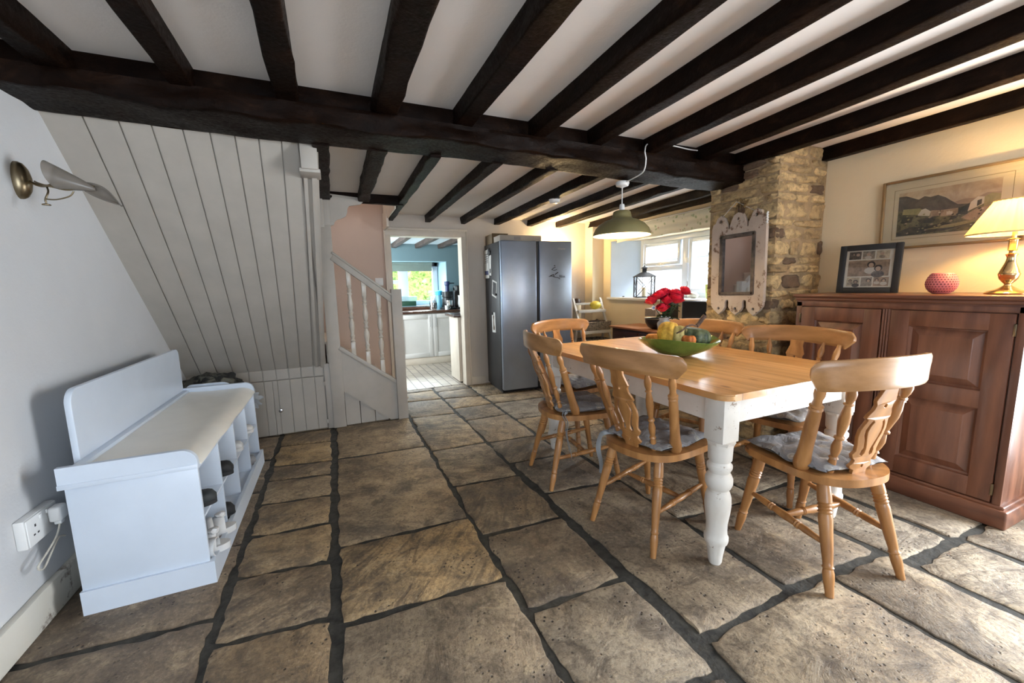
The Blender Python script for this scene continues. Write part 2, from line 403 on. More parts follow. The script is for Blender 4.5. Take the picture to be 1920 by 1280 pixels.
# ---- flagstone floor
def floor_stones():
    rnd = random.Random(3)
    bm = BM(); lay = bm.loops.layers.float_color.new('tone')
    Y0, Y1 = -3.2, 5.0
    # lanes: (x left, x right, [cuts from far to near: (y at left, y at right)], near limit, far limit)
    N = None
    lanes = [
     (-1.14, -.50, [(4.2, 4.2), (3.96, 3.95), (3.42, 3.40), (2.9, 2.86), (2.3, 2.28), (1.82, 1.77), (1.25, 1.2), (.5, .5), (-.3, -.3), (-1.0, -1.0)]),
     (-.495, -.09, [(4.4, 4.4), (3.96, 3.95), (3.66, 3.60), (3.25, 3.17), (3.00, 2.93), (2.67, 2.62), (2.32, 2.29), (1.99, 1.945), (1.62, 1.585), (1.1, 1.05), (.5, .5), (-.2, -.2), (-.9, -.9), (-1.6, -1.6), (-2.4, -2.4)]),
     (-.068, .60, [(4.5, 4.5), (3.96, 3.93), (3.18, 3.13), (2.03, 2.01), (1.52, 1.49), (.75, .75), (.0, .0), (-.9, -.9), (-1.6, -1.6), (-2.4, -2.4)]),
     (.60, 1.06, [(4.86, 4.86), (4.49, 4.44), (3.90, 3.84), (3.0, 2.99), (2.38, 2.345), (1.81, 1.79), (1.28, 1.275), (.82, .80), (.1, .1), (-.7, -.7)]),
     (1.06, 1.50, [(4.75, 4.75), (4.42, 4.35), (4.0, 3.99), (3.575, 3.58), (2.97, 2.935), (2.53, 2.5)]),
     (1.50, 2.2, [(4.8, 4.8), (4.32, 4.3), (3.99, 3.95), (3.4, 3.36), (2.95, 2.93), (2.45, 2.5)]),
     (2.2, 2.64, [(4.8, 4.8), (4.2, 4.2), (3.5, 3.5), (2.9, 2.9), (2.45, 2.5)]),
     (2.64, 3.46, [(4.8, 4.8), (4.3, 4.3), (3.6, 3.6), (3.0, 3.0), (2.45, 2.5)]),
    ]
    quads = []
    def lane(xl, xr, cuts, far, near):
        cs = [far] + cuts + [near]
        for a, b in zip(cs, cs[1:]):
            if a[0] - b[0] < .05: continue
            quads.append([(xl, b[0]), (xr, b[1]), (xr, a[1]), (xl, a[0])])
    for i, (xl, xr, c) in enumerate(lanes):
        if i < 4: lane(xl, xr, c, (Y1, Y1), (Y0, Y0))
        else:
            lane(xl, xr, c[:-1], (Y1, Y1), c[-1])
    # the wider lanes of the near half
    lane(1.085, 1.50, [(2.05, 2.0)], (2.53, 2.5), (1.98, 1.92))
    quads[-1:] = []
    quads.append([(1.085, 2.05), (1.60, 1.99), (1.60, 2.48), (1.07, 2.52)])
    quads.append([(1.11, .91), (1.61, .93), (1.61, 1.99), (1.085, 2.05)])
    quads.append([(1.60, 1.50), (2.20, 1.46), (2.2, 2.48), (1.60, 2.48)])
    quads.append([(1.625, .935), (2.215, .91), (2.2, 1.46), (1.62, 1.50)])
    quads.append([(2.2, 1.50), (2.62, 1.5), (2.64, 2.48), (2.2, 2.48)])
    quads.append([(2.24, .815), (2.64, .812), (2.62, 1.50), (2.2, 1.50)])
    quads.append([(2.65, .80), (3.46, .80), (3.46, 2.48), (2.63, 2.48)])
    for q in ([(1.10, -.05), (1.85, -.05), (1.845, .92), (1.10, .90)], [(1.10, -3.2), (1.85, -3.2), (1.85, -.05), (1.10, -.05)],
              [(1.855, .2), (2.24, .2), (2.235, .885), (1.85, .91)], [(1.855, -.9), (2.24, -.9), (2.24, .2), (1.855, .2)], [(1.855, -3.2), (2.24, -3.2), (2.24, -.9), (1.855, -.9)],
              [(2.26, .1), (2.68, .1), (2.68, .79), (2.255, .79)], [(2.26, -.8), (2.68, -.8), (2.68, .1), (2.26, .1)], [(2.26, -3.2), (2.68, -3.2), (2.68, -.8), (2.26, -.8)],
              [(2.70, .2), (3.46, .2), (3.46, .79), (2.695, .79)], [(2.70, -.7), (3.46, -.7), (3.46, .2), (2.70, .2)], [(2.70, -3.2), (3.46, -3.2), (3.46, -.7), (2.70, -.7)]):
        quads.append(q)
    for q in quads:
        cx = sum(p[0] for p in q) / 4; cy = sum(p[1] for p in q) / 4
        if cy > 4.9 : pass
        g = .0115 + rnd.random() * .003
        pts = []
        for i in range(4):
            p0 = Vector(q[i]); p1 = Vector(q[(i+1) % 4]); pm = Vector(q[i-1])
            e1 = (p1 - p0).normalized(); e0 = (p0 - pm).normalized()
            pts.append(p0 + (e1 - e0) * (g * 1.0))
        ring = []
        for i in range(4):
            a, b = pts[i], pts[(i+1) % 4]; L = (b - a).length; n = max(3, int(L / .035)); d = (b - a) / L; nn = Vector((-d.y, d.x))
            for k in range(n):
                t = k / n; p = a + (b - a) * t
                c = min(t, 1 - t) * L
                off = .0 if c > .03 else (.03 - c) ** 2 * 8
                j = noise.noise(Vector((p.x * 9, p.y * 9, cx))) * .016 + noise.noise(Vector((p.x * 31, p.y * 31, cy))) * .008
                p = p + nn * (off + j)
                ring.append(p)
        zt = rnd.uniform(-.002, .0015)
        low = [bm.verts.new((p.x, p.y, -.016)) for p in ring]
        C = Vector((cx, cy))
        mid = [bm.verts.new((p.x, p.y, -.005 + zt)) for p in ring]
        top = []
        for p in ring:
            d = C - p; d = d.normalized() * .011
            top.append(bm.verts.new((p.x + d.x, p.y + d.y, zt)))
        fs = []
        n = len(ring)
        for A, B in ((low, mid), (mid, top)):
            for i in range(n): fs.append(bm.faces.new((A[i], A[(i+1) % n], B[(i+1) % n], B[i])))
        fs.append(bm.faces.new(top))
        warm = rnd.random() ** 1.2 * .9; pale = rnd.random() ** 2 * .5
        if cx > 1.0 and cy < 2.0: pale = min(1, pale + .45); warm *= .5
        if cx > 1.8: pale = min(1, pale + .15)
        if -.5 < cx < .6 and 1.2 < cy < 3.3: warm = min(1, warm + .35)
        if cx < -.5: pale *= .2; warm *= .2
        if cx > 2.2 and cy < 1: pale = .9
        if 1.1 < cx < 1.85 and -.05 < cy < .9: warm = .75; pale = .45
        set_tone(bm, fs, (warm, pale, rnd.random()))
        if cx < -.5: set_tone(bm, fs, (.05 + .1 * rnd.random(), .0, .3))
        for (tx, ty, tn) in ((.27, 1.77, (1., .08, 1.)), (.27, 2.6, (.62, .22, .25)), (.27, 1.1, (.40, .38, .1)), (.27, 3.55, (.5, .2, .5)), (-.29, 1.8, (.45, .12, 1.)), (-.29, 2.15, (.95, .2, .2)), (-.29, 2.5, (.75, .15, .3)), (-.29, 2.8, (.6, .25, .5)), (-.29, 1.3, (.45, .02, .3)),
                            (.83, 2.08, (.55, .05, 1.)), (.83, 1.55, (.30, .14, .1)), (.83, 1.03, (.40, .60, .1)), (.83, 2.7, (.5, .2, .8)), (.83, 3.4, (.7, .2, .9)), (1.35, 1.45, (.35, .33, .4)), (1.47, .45, (.85, .62, .3)), (1.9, 1.2, (.2, .3, .5)), (2.05, .5, (.5, .75, .3))):
            if abs(cx - tx) < .16 and abs(cy - ty) < .16: set_tone(bm, fs, tn)
    fl = obj('floor', bm, M_flag, smooth=40); fl['kind'] = 'structure'
    g = BM(); bx(g, -1.3, 3.6, -3.3, 5.02, -.08, -.0095); o = struct('floor_grout', g, M_grout)
floor_stones()
# ---- kitchen floor of small pale pavers
def kfloor():
    t = NT('kitchen_paver'); v = t.mapping((1, 1, 1), rot=(0, 0, PI / 2))
    b = t.node('ShaderNodeTexBrick'); t.link(v, b.inputs['Vector'])
    b.inputs['Scale'].default_value = 1; b.inputs['Brick Width'].default_value = .3; b.inputs['Row Height'].default_value = .11
    b.inputs['Mortar Size'].default_value = .006; b.inputs['Color1'].default_value = (.42, .36, .29, 1); b.inputs['Color2'].default_value = (.34, .29, .24, 1)
    b.inputs['Mortar'].default_value = (.11, .09, .08, 1)
    t.set(Base_Color=b.outputs['Color'], Roughness=.45); t.bump(b.outputs['Fac'], -.4, .004)
    bm = BM(); bx(bm, -.3, 3.2, 5.0, 7.4, -.05, 0); o = struct('floor_kitchen', bm, t.m)
kfloor()
# ---- walls
bm = BM(); bx(bm, XL - .15, XL, -3.3, 5.1, -.02, 3.4); struct('wall_left', bm, M_wallL)
bm = BM()
bx(bm, -1.27, .635, YB, YB + .14, -.02, 3.4); struct('wall_stairwell', bm, M_pink)
bm = BM()
bx(bm, .635, 1.50, YB, YB + .14, 1.86, 2.4); bx(bm, 1.50, 3.9, YB, YB + .14, -.02, 2.4)
bx(bm, .600, .640, YB, YB + .14, -.02, 2.4); struct('wall_back', bm, M_wall)
# right wall with deep window recess
bm = BM()
wy0, wy1, wz0, wz1 = 2.70, 4.56, 1.07, 1.81
bx(bm, XR, 3.95, -3.3, -.75, -.02, 2.3); bx(bm, XR, 3.95, .45, wy0, -.02, 2.3); bx(bm, XR, 3.95, -.75, .45, 2.02, 2.3)
bx(bm, XR, 3.95, wy0, 4.95, -.02, wz0 - .03); bx(bm, XR, 3.95, wy0, 4.95, wz1, 2.3)
prism(bm, [(XR, wy1), (3.82, 4.36), (3.95, 4.36), (3.95, 4.95), (XR, 4.95)], wz0 - .03, wz1)
struct('wall_right', bm, M_cream)
bm = BM()   # pale painted lining of the reveal
prism(bm, [(XR + .004, wy1 - .004), (3.80, 4.354), (3.80, 4.350), (XR + .004, wy1 - .008)], wz0, wz1 - .001); struct('wall_reveal', bm, plain('reveal_paint', (.50, .60, .72), .6, var=.02))
bm = BM(); bx(bm, 3.29, 3.475, 4.72, 4.905, -.01, 2.1); struct('trim_1', bm, M_cream)          # boxed-in corner
bm = BM(); bx(bm, XR - .045, 3.80, wy0 + .01, wy1 - .006 + .03, wz0 - .032, wz0, .006); struct('trim_2', bm, M_white, smooth=35)  # window board
# near wall (behind the viewer) with wide window, right-hand glazed door
bm = BM()
bx(bm, -1.27, -.9, -3.4, YF, -.02, 2.4); bx(bm, 1.3, 3.95, -3.4, YF, -.02, 2.4); bx(bm, -.9, 1.3, -3.4, YF, -.02, .45); bx(bm, -.9, 1.3, -3.4, YF, 2.0, 2.4)
struct('wall_near', bm, M_wallL)
# ceilings
bm = BM(); bx(bm, -1.27, 3.95, -3.4, 2.42, ZC1, ZC1 + .12); struct('ceiling', bm, M_ceil)
bm = BM(); bx(bm, -1.27, 3.95, 2.38, 4.02, ZC2, ZC2 + .12); bx(bm, .60, 3.95, 4.02, 5.0, ZC2, ZC2 + .12); struct('ceiling_back', bm, M_ceil)
bm = BM(); bx(bm, -1.27, .62, 3.9, 5.0, 3.3, 3.4); bx(bm, .60, .64, 4.02, 4.92, ZC2, 3.35); bx(bm, -1.27, .62, 3.98, 4.02, ZC2 + .1, 3.35); struct('wall_landing', bm, M_pink)
# cream timber lining on the trimmer joist
# ---- beams
def beam(name, p0, p1, w, h, seedv, m=M_beam, amp=.012, nl=40, label=None, hf=None, wf=None):
    bm = BM(); p0 = Vector(p0); p1 = Vector(p1); d = (p1 - p0); L = d.length; d.normalize(); side = Vector((d.y, -d.x, 0)).normalized(); up = Vector((0, 0, 1))
    prof = rrect(-.5, .5, -1, 0, 0, 1, rs=(.0, .0, .16, .16)); prof = rrect(-.5, .5, -1, 0, .0, 3, rs=(0.0001, .0001, .10, .10))
    # denser profile
    P = []
    for i in range(len(prof)):
        a = Vector(prof[i]); b = Vector(prof[(i+1) % len(prof)]); n = max(1, int((b - a).length / .2))
        for k in range(n): P.append(a + (b - a) * k / n)
    rings = []
    for j in range(nl + 1):
        s = j / nl; c = p0 + d * (L * s); hh = h * (hf(s) if hf else 1); ww = w * (wf(s) if wf else 1)
        r = []
        for q in P:
            v = c + side * (q.x * ww) + up * (q.y * hh)
            k = noise.noise(Vector((v.x * 4, v.y * 4, v.z * 14 + seedv))) * amp + noise.noise(Vector((v.x * 13, v.y * 13, v.z * 30 + seedv))) * amp * .5
            if q.y > -.02: k = 0
            v = v + side * (k * (1 if q.x > 0 else -1)) + up * (k * .6 if q.y < -.9 else 0)
            r.append(bm.verts.new(v))
        rings.append(r)
    n = len(P)
    for a, b in zip(rings, rings[1:]):
        for i in range(n): bm.faces.new((a[i], a[(i+1) % n], b[(i+1) % n], b[i]))
    bm.faces.new(rings[0]); bm.faces.new(rings[-1])
    return struct(name, bm, m, smooth=40)
# front joists
for i, (x0, x1, w) in enumerate(((-.92, -.92, .10), (-.505, -.52, .082), (-.115, -.125, .095), (.31, .31, .115), (.73, .725, .10), (1.15, 1.18, .095), (1.53, 1.59, .085), (1.965, 2.045, .088), (2.40, 2.53, .09), (2.86, 2.93, .085), (3.36, 3.43, .065))):
    y1 = 2.30
    dx = (x1 - x0) / 1.3
    beam('ceiling_beam', (x0 - dx * 3.4, -3.2, ZC1 + .005), (x1, y1 if i < 10 else 1.98, ZC1 + .005), w, .098, i * 3.1)
# back joists
for i, (x0, x1, w, ye) in enumerate(((.0, .0, .085, 3.97), (.30, .315, .09, 3.97), (.625, .665, .065, 4.93), (1.02, 1.09, .072, 4.93), (1.43, 1.525, .07, 4.93), (1.86, 1.965, .07, 4.93), (2.30, 2.43, .07, 4.93), (2.69, 2.86, .07, 4.93), (3.13, 3.33, .06, 4.93), (3.40, 3.47, .06, 4.6))):
    beam('ceiling_beam', (x0, 2.5, ZC2 + .004), (x1, ye, ZC2 + .004), w, .078, 40 + i * 2.3)
beam('ceiling_beam', (-.06, 3.965, ZC2 + .004), (.66, 3.965, ZC2 + .004), .055, .085, 90)
# ledge strip and main beam
bm = BM(); bx(bm, XL, 2.95, 2.285, 2.40, ZC1 - .105, ZC1 + .004, .006); struct('ceiling_beam', bm, M_beam, smooth=35)
beam('ceiling_beam', (XL - .01, 2.40, ZC1 - .085), (2.98, 2.37, ZC1 - .10), .30, .12, 5.0, amp=.022, nl=120, hf=lambda s: .62 + .42 * s + .08 * math.sin(s * 9), wf=lambda s: 1 + .07 * math.sin(s * 5 + 1))
# cream board on the side of the stairwell trimmer
bm = BM(); bx(bm, .585, .600, 4.0, 4.86, 1.985, ZC2 + .1, .002); bx(bm, .575, .60, 4.55, 4.87, 1.90, 2.08, .002); struct('trim_3', bm, M_creamp)
# door casing to the kitchen
def casing():
    bm = BM(); y = YB
    for (x0, x1) in ((.575, .65), (1.485, 1.56)): bx(bm, x0, x1, y - .022, y, 0, 1.925, .005); 
    bx(bm, .577, 1.558, y - .0235, y, 1.857, 1.93, .005)
    for (x0, x1) in ((.575, .592), (1.543, 1.56)): bx(bm, x0, x1, y - .034, y, 0, 1.94, .004)
    bx(bm, .573, 1.562, y - .0355, y, 1.917, 1.942, .004)
    bx(bm, .640, .652, y - .01, y + .15, 0, 1.86); bx(bm, 1.488, 1.50, y - .01, y + .15, 0, 1.86); bx(bm, .64, 1.5, y - .01, y + .15, 1.85, 1.862)
    struct('trim_4', bm, M_creamp, smooth=35)
casing()
def skirting(name, x0, x1, y0, y1, h, m, wob=0, side=0):
    bm = BM(); n = 30
    for k in range(1): pass
    bx(bm, x0, x1, y0, y1, 0, h, .006)
    if wob:
        bmesh.ops.subdivide_edges(bm, edges=[e for e in bm.edges if e.calc_length() > 1], cuts=60)
        for v in bm.verts:
            if v.co.z > h * .5: v.co.z += noise.noise(Vector((0, v.co.y * 6, 0))) * wob + noise.noise(Vector((3, v.co.y * 19, 0))) * wob * .5
    return struct(name, bm, m, smooth=35)
def skirtmat():
    t = NT('chipped_skirting'); v = t.mapping(); f = t.noise(v, 7, 8, .7)
    c = t.mix(t.ramp(f, [(.56, 0.), (.64, 1.)]), (.60, .57, .50), (.13, .085, .06)); t.set(Base_Color=c, Roughness=.7); t.bump(f, .5, .006); return t.m
skirting('baseboard_left', XL, XL + .028, -3.2, 3.9, .135, skirtmat(), .012)
skirting('baseboard_back', 1.56, 1.75, YB - .018, YB, .10, M_creamp)
# ---- under-stairs boarding: sloping soffit of planks, upright boards, cupboard door
def planks_mat():
    return M_grey
def understairs():
    bm = BM()
    # slope from (y 3.945,z .575) up to (y 2.56,z 2.055)
    xs0 = [-1.12, -.985, -.85, -.72, -.59, -.465, -.345, -.235, -.13, -.085]
    ya, za, yb, zb = 3.945, .583, 2.545, 2.075
    nrm = Vector((0, zb - za, -(yb - ya))).normalized()   # up/back
    dv = Vector((0, yb - ya, zb - za))
    out = Vector((0, -(zb - za), (yb - ya))).normalized() # toward the room (down, front)
    edges_b = [-1.125, -1.015, -.905, -.800, -.695, -.595, -.495, -.400, -.305, -.205, -.115]
    edges_t = [-1.125, -.975, -.850, -.730, -.610, -.500, -.395, -.290, -.185, -.085, -.015]
    for i in range(10):
        g = .0035
        a0, a1 = edges_b[i] + g, edges_b[i+1] - g; b0, b1 = edges_t[i] + g, edges_t[i+1] - g
        th = Vector((0, nrm.y, nrm.z)) * .016
        c = [Vector((a0, ya, za)), Vector((a1, ya, za)), Vector((b1, yb, zb)), Vector((b0, yb, zb))]
        lo = [bm.verts.new(p) for p in c]; hi = [bm.verts.new(p + th) for p in c]
        bm.faces.new(lo); bm.faces.new(hi)
        for k in range(4): bm.faces.new((lo[k], lo[(k+1) % 4], hi[(k+1) % 4], hi[k]))
    # back panel behind gaps
    th = Vector((0, nrm.y, nrm.z))
    c = [Vector((-1.125, ya, za)), Vector((-.105, ya, za)), Vector((-.01, yb, zb)), Vector((-1.125, yb, zb))]
    bm.faces.new([bm.verts.new(p + th * .012) for p in c])
    # mouldings at the right edge
    for off, w, t in ((-.07, .02, .012), (-.028, .028, .02)):
        c = [Vector((-.115 + off, ya, za)), Vector((-.115 + off + w, ya, za)), Vector((-.02 + off + w, yb, zb)), Vector((-.02 + off, yb, zb))]
        lo = [bm.verts.new(p - th * t) for p in c]; hi = [bm.verts.new(p + th * .004) for p in c]
        bm.faces.new(lo); bm.faces.new(hi)
        for k in range(4): bm.faces.new((lo[k], lo[(k+1) % 4], hi[(k+1) % 4], hi[k]))
    # closed side cheek
    ch = [( ya + .05, 0.0), (ya, za), (yb, zb), (yb + .25, 2.08), (ya + .05, 2.08)]
    prism(bm, ch, -.112, -.100, M=Matrix(((0, 0, 1, 0), (1, 0, 0, 0), (0, 1, 0, 0), (0, 0, 0, 1))))
    struct('wall_understairs', bm, M_grey)
    # little boxed block at the top
    bm = BM(); bx(bm, -.105, -.02, 2.53, 2.70, 1.905, 2.05, .006, M=Matrix.Translation((0, .02, 0))); bx(bm, -.115, -.01, 2.56, 2.72, 1.89, 1.91, .004); struct('trim_5', bm, M_grey, smooth=35)
    # upright boards z 0 - .585 at y 3.95
    bm = BM(); xe = [-1.125, -1.015, -.905, -.800, -.695, -.595, -.495, -.400, -.305, -.205, -.125]
    for i in range(10):
        dx = xe[i+1] - xe[i]
        in_door = xe[i] > -.71
        bx(bm, xe[i] + .003, xe[i+1] - .003, 3.948, 3.962, (.495 if in_door else 0), .59, .002, seg=1)
    bx(bm, -1.125, -.70, 3.957, 3.97, 0, .6); bx(bm, -.70, -.12, 3.957, 3.97, .49, .6)
    bx(bm, -.120, -.055, 3.935, 3.965, 0, .60, .003); bx(bm, -.06, -.05, 3.93, 3.965, 0, .58, .002)
    bx(bm, -.71, -.12, 3.975, 3.985, 0, .6)
    struct('wall_understairs_upright', bm, M_grey, smooth=35)
    bm = BM()
    xe = [-.690, -.592, -.53, -.492, -.397, -.302, -.202, -.127]
    for i in range(7): bx(bm, xe[i] + .002, xe[i+1] - .002, 3.944, 3.96, .008, .488, .002, seg=1)
    bx(bm, -.69, -.127, 3.955, 3.965, .008, .488)
    d = struct('door_1', bm, M_grey, smooth=35); d['label'] = 'low planked grey cupboard door below the sloping stair panelling'
    bm = BM(); lathe(bm, [(.006, 0), (.006, .012), (.016, .018), (.019, .028), (.014, .038), (0, .041)], 16, frame_mat((-.482, 3.945, .225), (-.482, 3.9, .225)))
    obj('knob', bm, M_chrome, d, label='round chrome knob')
    bm = BM(); bx(bm, -.135, -.118, 3.935, 3.945, .40, .44, .002); bx(bm, -.135, -.118, 3.935, 3.945, .05, .09, .002); obj('hinge', bm, M_grey, d)
understairs()
# ---- staircase
M_balu = plain('baluster_gloss', (.58, .53, .46), .25, var=.05)
def staircase():
    s = T('staircase', 'grey-white painted staircase with three turned balusters and a square newel post', 'staircase', (.55, 3.95, 0))
    def P(n, bm, m=M_grey, **k):
        bmesh.ops.translate(bm, verts=bm.verts, vec=(-.55, -3.95, 0)); return obj(n, bm, m, s, **k)
    bm = BM(); bx(bm, .497, .590, 3.90, 3.985, 0, 1.245, .004); P('newel_post', bm)
    bm = BM(); bx(bm, -.075, .030, 3.92, 3.985, 0, 1.80, .004); bx(bm, -.075, -.02, 3.90, 3.985, 1.78, 2.14, .004); bx(bm, -.04, .03, 3.935, 3.985, 1.80, 2.09, .003); P('stair_post', bm)
    # handrail
    bm = BM()
    def rail(bm, xa, za, xb, zb, h, y0, y1, bev=.006):
        L = math.hypot(xb - xa, zb - za); a = math.atan2(zb - za, xb - xa)
        M = Matrix.Translation((xa, 0, za)) @ Matrix.Rotation(-a, 4, 'Y')
        bx(bm, 0, L, y0, y1, -h / 2, h / 2, bev, M=M)
    rail(bm, .02, 1.54, .515, 1.145, .065, 3.915, 3.975); rail(bm, .02, 1.575, .515, 1.18, .02, 3.905, 3.985, .008); P('handrail', bm)
    bm = BM(); rail(bm, .02, .735, .51, .36, .035, 3.915, 3.975); P('base_rail', bm)
    for x in (.140, .262, .385):
        zt = 1.54 - (x - .02) * .798 - .03; zb_ = .735 - (x - .02) * .765 + .01
        bm = BM(); L = zt - zb_
        bx(bm, x - .019, x + .019, 3.927, 3.965, zb_, zb_ + .12, .002); bx(bm, x - .019, x + .019, 3.927, 3.965, zt - .13, zt + .01, .002)
        turned(bm, (x, 3.946, zb_ + .115), (x, 3.946, zt - .125), [(0, 0.0218), (.02, 0.0154), (.04, 0.0230), (.06, 0.0154), (.09, 0.0154), (.12, 0.0218), (.15, 0.0141), (.20, 0.0166), (.29, 0.0250), (.36, 0.0230), (.40, 0.0141), (.42, 0.0141), (.44, 0.0230), (.47, 0.0141), (.50, 0.0141), (.53, 0.0230), (.56, 0.0141), (.60, 0.0205), (.68, 0.0250), (.78, 0.0166), (.82, 0.0141), (.85, 0.0218), (.88, 0.0141), (.91, 0.0218), (.94, 0.0141), (1, 0.0218)], 14)
        P('baluster', bm, M_balu)
    bm = BM(); prism(bm, [(.02, .735), (.50, .37), (.50, .0), (.43, .0), (.02, .335)], 3.935, 3.955, M=MXZ); P('stringer', bm)
    bm = BM()
    for i in range(3):
        xa = .03 + i * .13; bx(bm, xa + .002, min(xa + .128, .41), 3.958, 3.97, 0, .45, .002, seg=1)
    P('side_boards', bm)
    # treads running up to the left behind the boards
    for i in range(8):
        x1 = .60 - i * .225; z = .19 + i * .20
        bm = BM(); bx(bm, x1 - .25, x1 + .015, 4.0, 4.88, z - .025, z, .005); bx(bm, x1 - .012, x1, 4.0, 4.88, z - .2, z - .02)
        P('tread', bm, M_creamp)
    # shaped bracket under the trimmer
    pts = [(.03, 2.07), (.335, 2.045)]
    pts += [(.315, 2.02), (.285, 1.995), (.24, 1.985), (.19, 1.975), (.175, 1.95), (.170, 1.915), (.155, 1.885), (.12, 1.865), (.085, 1.855), (.065, 1.835), (.055, 1.81), (.03, 1.80)]
    bm = BM(); prism(bm, pts, 3.935, 3.955, M=MXZ); P('bracket', bm, label='scalloped board below the dark trimmer')
staircase()
bm = BM(); bx(bm, .02, .66, 4.86, 4.905, .0, .02); bm.free()
# ---- stone pillar
def pillar():
    rnd = random.Random(11)
    x0, x1, y0, y1 = 2.93, XR, 1.96, 2.52
    bm = BM(); bx(bm, x0, x1 + .01, y0, y1, -.01, 2.22)
    core = struct('wall_pillar_core', bm, M_mortar)
    bm = BM(); bm.loops.layers.float_color.new('tone')
    def stone(cx, cy, cz, sx, sy, sz):
        n0 = set(bm.faces)
        vs = bmesh.ops.create_cube(bm, size=1)['verts']
        fs = list({f for v in vs for f in v.link_faces})
        r = bmesh.ops.subdivide_edges(bm, edges=list({e for f in fs for e in f.edges}), cuts=5, use_grid_fill=True)
        vs = list({v for f in bm.faces if f not in n0 for v in f.verts})
        o = Vector((rnd.random() * 50, rnd.random() * 50, rnd.random() * 50))
        for v in vs:
            p = v.co * 2
            q = Vector([max(-1, min(1, c)) for c in p])
            l = (abs(q.x) ** 5 + abs(q.y) ** 5 + abs(q.z) ** 5) ** (1 / 5)
            q = q / max(l, 1e-6) if l > 0 else q
            k = 1 + noise.noise(q * 1.3 + o) * .26 + noise.noise(q * 3.5 + o) * .09
            q = q * k
            v.co = Vector((cx + q.x * sx / 2, cy + q.y * sy / 2, cz + q.z * sz / 2))
        set_tone(bm, [f for f in bm.faces if f not in n0], (rnd.random(), 1. if rnd.random() < .12 else rnd.random() * .25, 0))
    z = 0
    k = 0
    while z < 2.20:
        h = rnd.choice((.06, .075, .09, .105, .12, .14)); h = min(h, 2.215 - z)
        if h < .03: break
        zc = z + h / 2; d = .10; pr = .012
        # corner stone, laid alternately long on each face
        lx = rnd.uniform(.14, .24) if k % 2 else rnd.uniform(.07, .11)
        ly = rnd.uniform(.07, .11) if k % 2 else rnd.uniform(.14, .22)
        if k % 2: stone(x0 + lx / 2 - pr, y0 + d / 2 - pr, zc, lx, d, h * .9)
        else: stone(x0 + d / 2 - pr, y0 + ly / 2 - pr, zc, d, ly, h * .9)
        sx = x0 + (lx if k % 2 else d) - pr
        while sx < x1 - .03:
            w = min(rnd.uniform(.10, .30), x1 - sx); 
            if x1 - sx - w < .05: w = x1 - sx
            stone(sx + w / 2, y0 + d / 2 - pr - rnd.uniform(-.006, .008), zc + rnd.uniform(-.004, .004), w * .94, d, h * rnd.uniform(.8, .92)); sx += w
        sy = y0 + (ly if not k % 2 else d) - pr
        while sy < y1 - .03:
            w = min(rnd.uniform(.12, .34), y1 - sy)
            if y1 - sy - w < .05: w = y1 - sy
            stone(x0 + d / 2 - pr - rnd.uniform(-.006, .008), sy + w / 2, zc, d, w * .95, h * rnd.uniform(.82, .94)); sy += w
        z += h; k += 1
    o = obj('wall_pillar', bm, M_rubble, smooth=50); o['kind'] = 'structure'
pillar()
# ---- dining room window
def window(name, M, W, H, fr=.05, d=.06, parts=None, mat=M_upvc):
    """frame in local X (width) Z (height); returns root struct"""
    pass
def win_right():
    x = 3.80; bm = BM()
    y0, y1, z0, z1 = wy0, 4.355, wz0, wz1
    def fr(bm, a0, a1, b0, b1, w, xa, xb):
        bx(bm, xa, xb, a0, a0 + w, b0, b1, .004); bx(bm, xa, xb, a1 - w, a1, b0, b1, .004)
        bx(bm, xa, xb, a0 + w, a1 - w, b0, b0 + w, .004); bx(bm, xa, xb, a0 + w, a1 - w, b1 - w, b1, .004)
    fr(bm, y0, y1, z0, z1, .06, x, x + .07)
    bx(bm, x, x + .07, 3.55, 3.64, z0 + .05, z1 - .05, .004); bx(bm, x, x + .07, 2.95 - .05, 2.95 + .04, z0 + .05, z1 - .05, .004)
    bx(bm, x, x + .07, 3.64, y1 - .05, 1.40, 1.46, .004)
    w = struct('window_1', bm, M_upvc, smooth=35)
    bm = BM(); fr(bm, 3.66, 4.27, 1.465, 1.745, .04, x - .018, x + .04); obj('casement', bm, M_upvc, w)
    bm = BM(); fr(bm, 2.97, 3.53, 1.13, 1.745, .045, x - .018, x + .04); obj('casement', bm, M_upvc, w)
    bm = BM(); bx(bm, x + .02, x + .026, y0 + .05, y1 - .05, z0 + .05, z1 - .05); obj('pane', bm, glassm('pane_glass'), w)
    bm = BM(); bx(bm, x - .03, x - .018, 3.90, 4.04, 1.462, 1.478, .003); bx(bm, x - .036, x - .02, 3.95, 3.985, 1.455, 1.485, .003); obj('handle', bm, M_white, w)
    bm = BM(); bx(bm, x - .03, x - .005, 3.53, 3.56, 1.47, 1.53, .003); obj('handle', bm, M_white, w)
win_right()
# glazed door on the right and window behind the viewer
bm = BM()
for a0, a1 in ((-.75, -.69), (.39, .45)): bx(bm, 3.60, 3.67, a0, a1, 0, 2.02, .004)
bx(bm, 3.60, 3.67, -.75, .45, 1.96, 2.02); bx(bm, 3.60, 3.67, -.75, .45, 0, .12)
struct('door_2', bm, M_upvc, smooth=35)
bm = BM()
for a0, a1 in ((-.9, -.84), (1.24, 1.3), (.17, .23)): bx(bm, a0, a1, -3.32, -3.25, .45, 2.0, .004)
bx(bm, -.9, 1.3, -3.32, -3.25, .45, .51); bx(bm, -.9, 1.3, -3.32, -3.25, 1.94, 2.0)
struct('window_2', bm, M_upvc, smooth=35)
